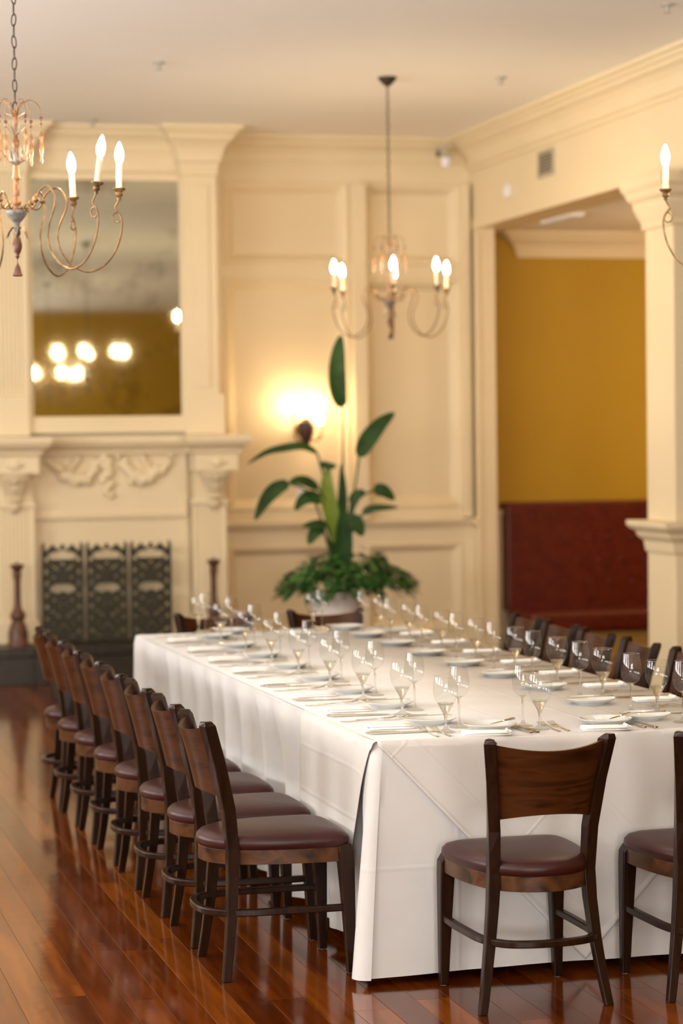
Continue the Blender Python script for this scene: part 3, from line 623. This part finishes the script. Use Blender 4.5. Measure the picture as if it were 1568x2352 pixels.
# ------------------------------------------------------------------ dining chair
def S_y(z):                                     # stile path: set-back and half-width over height
    k = [(0, 0.0), (.10, .014), (.21, .026), (.33, .034), (.42, .036), (.55, .022), (.70, -.012), (.84, -.052)]
    for (a, b), (c, d) in zip(k, k[1:]):
        if z <= c: t = (z - a) / (c - a); t2 = t; return b + (d - b) * t2
    return k[-1][1]
def S_x(z):
    k = [(0, .203), (.10, .186), (.21, .170), (.33, .157), (.42, .152), (.55, .155), (.70, .169), (.84, .188)]
    for (a, b), (c, d) in zip(k, k[1:]):
        if z <= c: t = (z - a) / (c - a); return b + (d - b) * t
    return k[-1][1]
HALF = [(0, .425), (.10, .424), (.165, .418), (.192, .40), (.203, .37), (.203, .30), (.198, .22), (.186, .14), (.166, .07), (.135, .012), (.09, -.025), (.045, -.042), (0, -.048)]
OUT = HALF + [(-x, y) for x, y in reversed(HALF[1:-1])]
def smooth_loop(pts, k=2):
    n = len(pts); out = []
    for i in range(n):
        p0, p1, p2, p3 = (Vector((*pts[(i + j - 1) % n], 0)) for j in range(4))
        for j in range(k):
            t = j / k; v = 0.5 * ((2 * p1) + (p2 - p0) * t + (2 * p0 - 5 * p1 + 4 * p2 - p3) * t * t + (3 * p1 - p0 - 3 * p2 + p3) * t ** 3); out.append((v.x, v.y))
    return out
OUTS = smooth_loop(OUT, 2)
def scaled(s, z, dy=0.0, cy=.19): return [(x * s, cy + (y - cy) * s + dy, z) for x, y in OUTS]
def make_chair():
    ch = thing('dining_chair', '', 'chair', (0, 0, 0))
    MB().rings([scaled(.97, .412), scaled(1.0, .420), scaled(1.02, .432), scaled(1.01, .445), scaled(.96, .458), scaled(.85, .467), scaled(.6, .474), scaled(.25, .477)]).build('seat_cushion', 'leather', ch, smooth=True)
    inner = [(x * .9, .19 + (y - .19) * .9) for x, y in OUTS]; n = len(OUTS)
    rg = [[(x * .985, .19 + (y - .19) * .985, z) for x, y in OUTS] for z in (.368, .415)]
    inn = [[(x, y, z) for x, y in inner] for z in (.415, .368)]
    MB().rings([rg[0], rg[1], inn[0], inn[1], rg[0]], True, False).build('seat_rail', 'railwood', ch, smooth=True, bevel=.002)
    st_z = [0.0, .05, .10, .16, .21, .27, .33, .38, .42, .48, .55, .62, .70, .77, .825]
    for s in (-1, 1):
        rr = []
        for z in st_z:
            t = z / .84; wx = .026 + .011 * min(1, t * 2.2); wy = .028 + .016 * min(1, t * 1.5)
            if z > .8: wy = .044
            cx, cy = s * S_x(z), S_y(z); an = s * (.05 + .40 * max(0, (z - .42) / .42)); ca, sa = math.cos(an), math.sin(an)
            rr.append([(cx + (ux * wx / 2) * ca - (uy * wy / 2) * sa, cy + (ux * wx / 2) * sa + (uy * wy / 2) * ca, z) for ux, uy in ((-1, -1), (1, -1), (1, 1), (-1, 1))])
        last = rr[-1]; cxx = sum(p[0] for p in last) / 4; cyy = sum(p[1] for p in last) / 4
        rr.append([(p[0] + (cxx - p[0]) * (.15 if i_ in (0, 1) else .85) - 0, p[1] + (cyy - p[1]) * .3 - .004, .840) for i_, p in enumerate(last)])
        o = MB().rings(rr).build('rear_leg', 'espresso', ch, bevel=.003)
        MB().lathe([(0, 0), (.009, 0), (.011, .004), (.0, .005)], 10, (s * S_x(0), S_y(0), -.001)).build('foot_glide', 'glide', o)
        rr = []
        for z, wx, wy, x, y in ((0.002, .028, .028, .192, .405), (.12, .034, .034, .190, .402), (.25, .041, .042, .187, .398), (.36, .047, .05, .185, .393), (.40, .045, .05, .185, .391), (.424, .03, .044, .180, .388)):
            rr.append([(s * (x + ux * wx / 2), y + uy * wy / 2 + .012, z) for ux, uy in ((-1, -1), (1, -1), (1, 1), (-1, 1))])
        o = MB().rings(rr).build('front_leg', 'espresso', ch, bevel=.004)
        MB().lathe([(0, 0), (.009, 0), (.011, .003), (.0, .004)], 10, (s * .192, .417, -.001)).build('foot_glide', 'glide', o)
    # curved back panel, bowed to the rear
    zb, zt = .585, .822; nu, nv = 16, 5; fr = []; bk = []
    for j in range(nv + 1):
        for i in range(nu + 1):
            u = i / nu * 2 - 1; v = j / nv
            arch = .018 * (1 - u * u); dip = .022 * (1 - u * u)
            z = zb + arch + (zt - dip - zb - arch) * v
            x = u * (S_x(z) - .008); y = S_y(z) - .056 * (1 - u * u) + .002
            fr.append((x, y + .007, z)); bk.append((x, y - .007, z))
    mb = MB(); W1 = nu + 1; nf = len(fr)
    fc = [(j * W1 + i, j * W1 + i + 1, (j + 1) * W1 + i + 1, (j + 1) * W1 + i) for j in range(nv) for i in range(nu)]
    fc2 = [tuple(nf + k for k in reversed(q)) for q in fc]
    edge = list(range(W1)) + [j * W1 + nu for j in range(1, nv + 1)] + [nv * W1 + i for i in range(nu - 1, -1, -1)] + [j * W1 for j in range(nv - 1, 0, -1)]
    sd = [(edge[i], edge[i] + nf, edge[(i + 1) % len(edge)] + nf, edge[(i + 1) % len(edge)]) for i in range(len(edge))]
    mb.add(fr + bk, fc + fc2 + sd); mb.build('backrest', 'backwood', ch, smooth=True)
    # bent stretcher ring from one front leg round the back to the other
    pts = [(.188, .40), (.19, .30), (.188, .2), (.184, .10), (.168, .025), (.13, -.028), (.07, -.052), (0, -.058)]
    pts = pts + [(-x, y) for x, y in reversed(pts[:-1])]
    cc = catmull([(x, y, .215) for x, y in pts], 4)
    MB().strip(cc, .022, .024, (0, 0, 1)).build('stretcher', 'espresso', ch, smooth=True, bevel=.004)
    return ch
chair = make_chair(); us = [False]
YL = [7.775, 8.315, 8.87, 9.43, 9.99, 10.53, 11.05, 11.56]
rz_ = random.Random(11)
for k, y in enumerate(YL):
    place(chair, us, (1.531 - .002 * k + rz_.uniform(-.004, .004), y, 0), -PI / 2 + rz_.uniform(-.03, .03),
          ('dark wooden chair nearest the camera in the left-hand row' if k == 0 else 'dark wooden chair, %s from the camera in the left-hand row' % ORD[k] if k < 7 else 'dark wooden chair farthest from the camera in the left-hand row'), 'chairs along the left side of the table')
for k, y in enumerate(YL):
    place(chair, us, (3.842 + rz_.uniform(-.008, .008), y - .05, 0), PI / 2 + rz_.uniform(-.03, .03),
          ('dark wooden chair, %s from the camera in the right-hand row' % ORD[k]), 'chairs along the right side of the table')
place(chair, us, (2.385, 6.912, 0), 0.02, 'dark wooden chair in front, its back scratched, seen whole from behind', 'chairs at the near end of the table')
place(chair, us, (2.985, 6.895, 0), 0.0, 'dark wooden chair at near end, cut by the photo\'s right edge', 'chairs at the near end of the table')
place(chair, us, (2.46, 12.315, 0), PI, 'dark wooden chair at far table end, before the fireplace', 'chairs at the far end of the table')
place(chair, us, (3.06, 12.315, 0), PI, 'dark wooden chair at far table end, before the potted plant', 'chairs at the far end of the table')

# ------------------------------------------------------------------ table and cloths
TX0, TX1, TY0, TY1, TZ = 1.985, 3.375, 7.385, 11.86, .772
tb = thing('banquet_table', 'long banquet table hidden under white cloths', 'table', ((TX0 + TX1) / 2, (TY0 + TY1) / 2, 0))
hx, hy = (TX1 - TX0) / 2 - .012, (TY1 - TY0) / 2 - .012
MB().box(-hx, hx, -hy, hy, TZ - .035, TZ - .002).build('table_top', 'espresso', tb, bevel=.004)
for sx in (-1, 1):
    for sy in (-1, 0, 1): MB().box(sx * (hx - .25) - .03, sx * (hx - .25) + .03, sy * (hy - .4) - .03, sy * (hy - .4) + .03, 0, TZ - .035).build('leg', 'espresso', tb, bevel=.003)
def perim(inset, cr, n_side=(70, 200)):           # rounded rectangle with outward normals and arc parameters
    x0, x1, y0, y1 = TX0 + inset, TX1 - inset, TY0 + inset, TY1 - inset; out = []
    def seg(a, b, n, nv, tagn):
        for i in range(n): t = i / n; out.append((a[0] + (b[0] - a[0]) * t, a[1] + (b[1] - a[1]) * t, nv[0], nv[1], tagn, t))
    def arc(cx_, cy_, a0, tagn, n=16):
        for i in range(n): t = i / n; a = a0 + t * PI / 2; out.append((cx_ + cr * math.cos(a), cy_ + cr * math.sin(a), math.cos(a), math.sin(a), tagn, t))
    seg((x0 + cr, y0), (x1 - cr, y0), n_side[0], (0, -1), 'front'); arc(x1 - cr, y0 + cr, -PI / 2, 'cfr')
    seg((x1, y0 + cr), (x1, y1 - cr), n_side[1], (1, 0), 'right'); arc(x1 - cr, y1 - cr, 0, 'c')
    seg((x1 - cr, y1), (x0 + cr, y1), n_side[0], (0, 1), 'back'); arc(x0 + cr, y1 - cr, PI / 2, 'c')
    seg((x0, y1 - cr), (x0, y0 + cr), n_side[1], (-1, 0), 'left'); arc(x0 + cr, y0 + cr, PI, 'cfl')
    return out
PER = perim(.0, .03)
def fold(px_, py_, tg, t):
    n1 = noise.noise(Vector((px_ * 1.7, py_ * 1.7, 3.0)))
    if tg in ('left', 'right'):
        e = min(1, min(py_ - TY0, TY1 - py_) / .5)
        return max(0, e) * (-.040 + .024 * math.sin(py_ * 19 + 3.5 * n1) + .008 * math.sin(py_ * 43 + 5 * n1)) * (1 - math.exp(-5 * t)) - .004 * t
    if tg in ('front', 'back'):
        return (.004 * math.sin(px_ * 19 + 2 * n1)) * t - .002 * t
    return .02 * t
def cornerbulge(px_, py_, t):
    d = math.hypot(px_ - TX0, (py_ - TY0) * .8); return .062 * t ** .8 * math.exp(-(d / .11) ** 2)
rows = [(.0, 0), (.15, -.0), (.5, .004), (1.0, .012)]
mb = MB(); rings = []
rings.append([(p[0] - p[2] * .015, p[1] - p[3] * .015, TZ + .003) for p in PER])
rings.append([(p[0] - p[2] * .004, p[1] - p[3] * .004, TZ + .0005) for p in PER])
NR = 22
for r in range(1, NR + 1):
    t = r / NR; ring = []
    for p in PER:
        z = TZ - .008 - (TZ - .03) * t
        hem = (.018 * (noise.noise(Vector((p[0] * 3, p[1] * 3, 7))) + .3) + .028) * t ** 4 * (1 if p[4] not in ('front', 'cfl') else 0) + (.012 * t ** 4 * min(1, (p[0] - TX0) / .5) if p[4] == 'front' else 0)
        o_ = .004 + fold(p[0], p[1], p[4], t ** 1.1); cb_ = cornerbulge(p[0], p[1], t)
        ring.append((p[0] + p[2] * o_ - cb_ * .95, p[1] + p[3] * o_ - cb_ * .12, z + hem))
    rings.append(ring)
def shear(q): return (q[0] - .03 * max(0, (q[1] - TY0) / (TY1 - TY0)) * max(0, min(1, (TX1 - q[0]) / (TX1 - TX0))), q[1], q[2])
rings = [[shear(q) for q in r_] for r_ in rings]
mb.rings(rings, True, False); n = len(PER); mb.f.append(tuple(range(n)))
tcl = mb.build('tablecloth', 'cloth', None, smooth=True)
tag(tcl, 'floor-length white tablecloth draped over the long table', 'tablecloth', 'white cloths on the table')
# topper laid square with a pointed drop at the near end, and a flap over the near left edge
ov = MB(); OZ = TZ + .0055
def sheet(mbx, P3, nu, nv, thick, nrm):
    a = [[P3(i / nu, j / nv) for i in range(nu + 1)] for j in range(nv + 1)]
    a = [[shear(q) for q in row] for row in a]; k = len(mbx.v); W1 = nu + 1
    for row in a: mbx.v += [tuple(p) for p in row]
    mbx.f += [(k + j * W1 + i, k + j * W1 + i + 1, k + (j + 1) * W1 + i + 1, k + (j + 1) * W1 + i) for j in range(nv) for i in range(nu)]
XM = (TX0 + TX1) / 2; EX = .006
def top_s(u, v): return (TX0 - EX + .012 + (TX1 - TX0 + 2 * EX - .024) * u, TY0 - EX + .012 + (TY1 - TY0 - .3) * v, OZ)
def front_s(u, v):
    x = TX0 - EX + .012 + (TX1 - TX0 + 2 * EX - .024) * u; depth = .735 * (1 - abs(x - XM) / ((TX1 - TX0) / 2))
    depth = max(depth, .012); s = v
    if s * depth < .014:
        a = (s * depth / .014) * PI / 2; return (x, TY0 - EX + .012 - .016 * math.sin(a), OZ - .016 * (1 - math.cos(a)))
    z = OZ - .016 - (s * depth - .014)
    return (x, TY0 - EX - .005 - .003 * math.sin(x * 13 + z * 6) - .006 * (s * depth) - (.0035 if v > .985 - .012 / max(depth, .05) else 0), z)
sheet(ov, top_s, 1, 1, .001, 1)
sheet(ov, front_s, 90, 64, .001, 1)
def left_s(u, v):
    y = TY0 + .002 + .965 * u; depth = max(.02, .46 * min(1, u * 3.2)); d = depth * v
    if d < .014:
        a = d / .014 * PI / 2; return (TX0 - EX + .012 - .016 * math.sin(a), y, OZ - .016 * (1 - math.cos(a)))
    return (TX0 - EX - .003 - .004 * (d) * (.5 + .5 * math.sin(y * 19)) * u - .004 * d * (1 - u) - .95 * cornerbulge(TX0, y, d / (TZ - .03)), y + .04 * d, OZ - .016 - (d - .014))
sheet(ov, left_s, 50, 24, .001, 1)
tp = ov.build('cloth_topper', 'overlay', None, smooth=True)
sd = tp.modifiers.new('solid', 'SOLIDIFY'); sd.thickness = .0016; sd.offset = 0
tag(tp, 'white topper cloth with a pointed drop behind the front chair', 'tablecloth', 'white cloths on the table')

# ------------------------------------------------------------------ tableware prototypes
ZS = OZ + .0014
def make_goblet():
    g = thing('water_goblet', '', 'glass')
    MB().lathe([(.0355, .183), (.039, .165), (.0412, .145), (.0405, .128), (.036, .112), (.028, .098), (.019, .092), (.004, .0905)], 28, cap=False).build('bowl', 'glass', g, smooth=True)
    MB().lathe([(0, .0005), (.031, .0005), (.032, .002), (.026, .0045), (.012, .010), (.006, .018), (.0045, .03), (.005, .046), (.0085, .060), (.015, .074), (.0235, .088), (.027, .0965), (.020, .0915), (0, .09)], 24).build('stem', 'stemglass', g, smooth=True)
    MB().lathe([(.0355, .183), (.0362, .1838), (.0355, .1845), (.0348, .1838), (.0355, .183)], 28, cap=False).build('rim', 'stemglass', g, smooth=True)
    return g
def make_wine():
    g = thing('wine_glass', '', 'glass')
    MB().lathe([(.0285, .205), (.032, .18), (.0352, .158), (.0358, .143), (.0335, .127), (.026, .112), (.015, .103), (.004, .1005)], 28, cap=False).build('bowl', 'glass', g, smooth=True)
    MB().lathe([(0, .0005), (.034, .0005), (.035, .002), (.028, .0045), (.012, .009), (.0055, .016), (.0038, .03), (.0036, .07), (.0042, .092), (.007, .0995), (.014, .103), (0, .101)], 24).build('stem', 'stemglass', g, smooth=True)
    MB().lathe([(.0285, .205), (.0292, .2058), (.0285, .2065), (.0278, .2058), (.0285, .205)], 28, cap=False).build('rim', 'stemglass', g, smooth=True)
    return g
def make_plate():
    g = thing('bread_plate', '', 'plate')
    MB().lathe([(0, .0), (.048, 0), (.05, .003), (.066, .008), (.088, .0205), (.0895, .022), (.088, .0232), (.066, .0115), (.052, .0065), (0, .006)], 36).build('plate_body', 'china', g, smooth=True); return g
def make_fork():
    g = thing('table_fork', '', 'fork')
    MB().strip([(0, -.095, .003), (0, -.06, .0025), (0, -.02, .004), (0, .02, .008), (0, .038, .0085)], [.010, .009, .0065, .005, .006], .0026).build('handle', 'silver', g, bevel=.0008)
    mb = MB().strip([(0, .036, .0085), (0, .044, .0075), (0, .054, .006), (0, .062, .0062)], [.006, .016, .023, .024], .002)
    for i in range(4):
        x = -.0102 + i * .0068; mb.strip([(x, .061, .0062), (x, .08, .0085), (x, .102, .0135)], [.0038, .0032, .002], .002)
    mb.build('tines', 'silver', g); return g
def make_knife(s=1.0, name='table_knife'):
    g = thing(name, '', 'knife')
    MB().strip([(0, -.11 * s, .005), (0, -.10 * s, .0055), (0, -.02 * s, .005), (0, -.008 * s, .005)], [.012 * s, .0135 * s, .010 * s, .009 * s], [.0065, .0075, .006, .006]).build('handle', 'silver', g, bevel=.0015)
    MB().strip([(0, -.008 * s, .004), (0, .0, .004), (0, .07 * s, .0035), (0, .10 * s, .003), (.003 * s, .116 * s, .0025)], [.008 * s, .014 * s, .0175 * s, .013 * s, .003 * s], [.003, .0022, .0016, .0014, .001]).build('blade', 'silver', g); return g
def fold_profile(L, h, n=3):                       # one strip of cloth folded back on itself
    pts = []
    for k in range(n):
        z = .0025 + k * h; a, b = (-L / 2, L / 2) if k % 2 == 0 else (L / 2, -L / 2)
        pts += [(a + (b - a) * t, z) for t in (0, .3, .6, 1)]
        if k < n - 1: pts += [(b + math.copysign(h * .55, b), z + h / 2)]
    return pts
def make_napkin():
    g = thing('linen_napkin', '', 'napkin'); pr = fold_profile(.060, .0045, 3)
    mb = MB().rings([[(p[0] * s_, yy, p[1]) for p in pr] for yy, s_ in ((-.078, .97), (-.04, 1), (.04, 1), (.078, .97))], False, False)
    o = mb.build('folded_cloth', 'napkin', g, smooth=True); sdd = o.modifiers.new('s', 'SOLIDIFY'); sdd.thickness = .0028; sdd.offset = 0
    mb = MB(); sp_ = [((.0035 + .0014 * a) * math.cos(a), .0105 + (.0022 + .0009 * a) * math.sin(a)) for a in [i * .5 for i in range(16)]]
    mb.rings([[(xx, -.075 + sx_, sz_) for sx_, sz_ in sp_] for xx in (-.03, .03)], False, False); o = mb.build('rolled_end', 'napkin', g, smooth=True)
    sdd = o.modifiers.new('s', 'SOLIDIFY'); sdd.thickness = .002; return g
PRO = dict(goblet=make_goblet(), wine=make_wine(), plate=make_plate(), fork=make_fork(), knife=make_knife(), butter=make_knife(.72, 'butter_knife'), napkin=make_napkin())
USED = {k: [False] for k in PRO}
WORD = dict(goblet='round water goblet', wine='tall wine glass', plate='white bread plate', fork='steel table fork', knife='steel table knife', butter='butter knife resting on the bread plate', napkin='folded white napkin')
GRP = dict(goblet='water goblets on the table', wine='wine glasses on the table', plate='bread plates on the table', fork='forks at the place settings', knife='knives at the place settings', butter='butter knives on the bread plates', napkin='napkins at the place settings')
def setting(origin, rz, items, where, seed):
    rnd_ = random.Random(seed); c, s = math.cos(rz), math.sin(rz)
    for kind, x, y, a, dz, extra in items:
        x += rnd_.uniform(-.006, .006); y += rnd_.uniform(-.006, .006); a += rnd_.uniform(-.05, .05) if kind not in ('knife', 'fork') else rnd_.uniform(-.015, .015)
        place(PRO[kind], USED[kind], (origin[0] + x * c - y * s, origin[1] + x * s + y * c, ZS + dz), rz + a, (extra + ' ' if extra else '') + WORD[kind] + ' ' + where, GRP[kind])
SIDE = [('knife', .165, .135, 0, 0, 'outer'), ('knife', .145, .125, 0, 0, 'inner'), ('napkin', .02, .13, 0, 0, ''), ('fork', -.20, .12, 0, 0, 'inner'), ('fork', -.235, .18, 0, 0, 'outer'),
        ('plate', -.055, .295, 0, 0, ''), ('butter', -.07, .297, .05, .0235, ''), ('goblet', .18, .28, 0, 0, ''), ('wine', .07, .352, 0, 0, '')]
SIDE_R = [('knife', .165, .125, 0, 0, 'outer'), ('knife', .145, .125, 0, 0, 'inner'), ('napkin', .02, .13, 0, 0, ''), ('fork', -.17, .12, 0, 0, 'inner'), ('fork', -.20, .15, 0, 0, 'outer'),
          ('plate', .0, .385, 0, 0, ''), ('butter', -.015, .39, .05, .0235, ''), ('goblet', .155, .28, 0, 0, ''), ('wine', .215, .35, 0, 0, '')]
END = [('fork', -.165, .115, 0, 0, 'outer'), ('fork', -.125, .12, 0, 0, 'inner'), ('napkin', .005, .036, PI / 2 - .2, 0, ''), ('knife', .135, .125, .05, 0, 'inner'), ('knife', .165, .12, .03, 0, 'outer'),
       ('plate', .055, .155, 0, 0, ''), ('butter', .10, .15, 2.3, .0235, ''), ('goblet', .205, .115, 0, 0, ''), ('wine', .185, .205, 0, 0, '')]
END2 = END[:7] + [('goblet', .39, .075, 0, 0, ''), ('wine', .315, .13, 0, 0, '')]
for k in range(8):
    setting((TX0, 7.71 + .523 * k), -PI / 2, SIDE, 'at %s place from camera, left side of table' % ORD[k], 100 + k)
for k in range(8):
    setting((TX1, 7.625 + .517 * k), PI / 2, SIDE_R, 'at %s place from camera, right side of table' % ORD[k], 200 + k)
setting((2.365, TY0), 0, END, 'behind the whole front chair, near table end', 301)
setting((2.77, TY0), 0, END2, 'behind the cropped chair, near table end', 302)
setting((2.46, TY1), PI, END, 'at far table end, fireplace side', 303)
setting((3.05, TY1), PI, END, 'at far table end, booth side', 304)

# ------------------------------------------------------------------ potted plant
pl = thing('potted_plant', 'tall broad-leaved plant with ivy skirt in pale urn', 'plant', (4.16, 16.5, 0))
MB().lathe([(0, 0), (.15, 0), (.15, .03), (.09, .06), (.075, .12), (.09, .20), (.13, .30), (.165, .42), (.175, .52), (.18, .60), (.195, .63), (.19, .65), (.16, .64), (0, .63)], 24).build('urn', 'pot', pl, smooth=True)
MB().lathe([(0, .63), (.15, .632), (.1, .66), (0, .67)], 16).build('soil', 'soil', pl)
OX, OY = 4.16, 16.5
LV = [  # midrib points (x, depth offset, z), widest width, colour
    ('leaf', [(4.231, .02, 1.95), (4.20, .02, 2.05), (4.195, .03, 2.21), (4.215, .05, 2.36), (4.238, .06, 2.46)], .13, [(4.20, 0, .75), (4.22, 0, 1.2), (4.231, .02, 1.95)]),
    ('leaf', [(4.354, .05, 1.60), (4.42, .07, 1.71), (4.522, .09, 1.824), (4.64, .12, 1.91)], .125, [(4.22, 0, .75), (4.29, .02, 1.2), (4.354, .05, 1.60)]),
    ('leaf', [(4.03, -.03, 1.63), (3.919, -.06, 1.678), (3.762, -.1, 1.665), (3.637, -.13, 1.636), (3.50, -.16, 1.56)], .06, [(4.18, 0, .75), (4.12, 0, 1.3), (4.03, -.03, 1.63)]),
    ('leaf', [(4.03, -.05, 1.38), (3.95, -.07, 1.425), (3.87, -.1, 1.44), (3.806, -.11, 1.427)], .08, [(4.18, 0, .75), (4.12, -.02, 1.2), (4.03, -.05, 1.38)]),
    ('leaf', [(3.80, -.12, 1.425), (3.70, -.14, 1.38), (3.62, -.16, 1.30), (3.545, -.18, 1.17)], .105, [(4.16, 0, .75), (4.0, -.06, 1.3), (3.80, -.12, 1.425)]),
    ('leaf', [(4.06, -.04, 1.29), (3.98, -.05, 1.32), (3.91, -.06, 1.297), (3.855, -.07, 1.23)], .10, [(4.17, 0, .75), (4.12, -.02, 1.1), (4.06, -.04, 1.29)]),
    ('leaf', [(4.085, -.06, 1.125), (4.006, -.08, 1.13), (3.90, -.1, 1.12)], .07, [(4.17, 0, .75), (4.13, -.02, 1.0), (4.085, -.06, 1.125)]),
    ('leaf', [(4.05, -.06, 1.10), (3.99, -.08, 1.07), (3.945, -.09, .99)], .09, [(4.17, 0, .72), (4.12, -.02, .98), (4.05, -.06, 1.10)]),
    ('leaf', [(4.27, -.03, 1.27), (4.31, -.04, 1.33), (4.37, -.05, 1.36)], .075, [(4.2, 0, .75), (4.25, 0, 1.1), (4.27, -.03, 1.27)]),
    ('leaf', [(4.43, -.05, 1.36), (4.50, -.06, 1.355), (4.58, -.07, 1.29)], .10, [(4.2, 0, .75), (4.30, -.02, 1.25), (4.43, -.05, 1.36)]),
    ('leaf', [(4.35, -.06, 1.20), (4.42, -.08, 1.235), (4.60, -.1, 1.24)], .06, [(4.2, 0, .75), (4.27, -.02, 1.05), (4.35, -.06, 1.20)]),
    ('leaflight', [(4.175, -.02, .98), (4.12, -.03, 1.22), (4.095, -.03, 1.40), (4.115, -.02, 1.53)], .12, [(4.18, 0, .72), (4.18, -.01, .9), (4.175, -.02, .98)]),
    ('leaf', [(4.20, 0, .98), (4.215, .01, 1.2), (4.222, .02, 1.38), (4.217, .02, 1.55)], .075, [(4.2, 0, .72), (4.2, 0, .9), (4.2, 0, .98)]),
    ('leaf', [(4.19, -.04, .80), (4.205, -.05, .95), (4.21, -.05, 1.12), (4.215, -.04, 1.25)], .13, [(4.18, -.02, .7), (4.185, -.03, .75), (4.19, -.04, .80)]),
    ('leaf', [(4.23, -.06, 1.16), (4.29, -.09, 1.13), (4.335, -.1, 1.04)], .12, [(4.2, 0, .75), (4.21, -.03, 1.0), (4.23, -.06, 1.16)]),
    ('leaf', [(4.05, -.02, 1.555), (4.112, -.03, 1.535), (4.17, -.03, 1.54)], .06, [(4.19, 0, .75), (4.13, 0, 1.3), (4.05, -.02, 1.555)]),
]
for mat, pts, wd, stem in LV:
    c = catmull([(x - OX, d, z) for x, d, z in pts], 4); nn = len(c)
    ws = [max(.004, wd * (math.sin(PI * min(1, .06 + .94 * (i / (nn - 1)) ** .8)) ** .7)) for i in range(nn)]
    lf = MB().leaf(c, ws, .22, (0, -1, .35)).build('broad_leaf', mat, pl, smooth=True)
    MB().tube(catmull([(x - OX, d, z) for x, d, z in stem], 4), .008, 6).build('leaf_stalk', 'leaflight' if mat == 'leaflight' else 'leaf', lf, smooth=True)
mb = MB(); rnd = random.Random(21)
for i in range(760):
    a = rnd.uniform(0, 2 * PI); r = .08 + .34 * math.sqrt(rnd.random()); zc = .93 - .62 * (r / .44) ** 1.6 * .45 + rnd.uniform(-.06, .06)
    p = Vector((.10 + r * 1.12 * math.cos(a) - .02, r * .8 * math.sin(a), zc)); L = rnd.uniform(.055, .10); b_ = a + rnd.uniform(-.7, .7); dr = Vector((math.cos(b_), math.sin(b_), rnd.uniform(-.8, .25))).normalized() * L
    mb.leaf([p, p + dr * .45, p + dr + Vector((0, 0, -.012))], [.006, L * .75, .003], .2)
for i in range(26):
    a = rnd.uniform(0, 2 * PI); p0 = Vector((.06 + .1 * math.cos(a), .1 * math.sin(a), .66)); p2 = Vector((.1 + .42 * math.cos(a), .34 * math.sin(a), .64 + rnd.uniform(-.06, .05)))
    mb.tube(catmull([p0, (p0 + p2) / 2 + Vector((0, 0, .12)), p2], 4), .003, 4)
mb.build('ivy_skirt', 'ivy', pl, kind='stuff')
for a, r, z, s in ((2.6, .42, .70, 1), (.2, .48, .76, 1), (1.1, .12, .93, 1.2), (-1.4, .28, .80, 1.1), (-.5, .46, .66, 1)):   # longer sprays at the rim
    pass
print('planks', nplank)
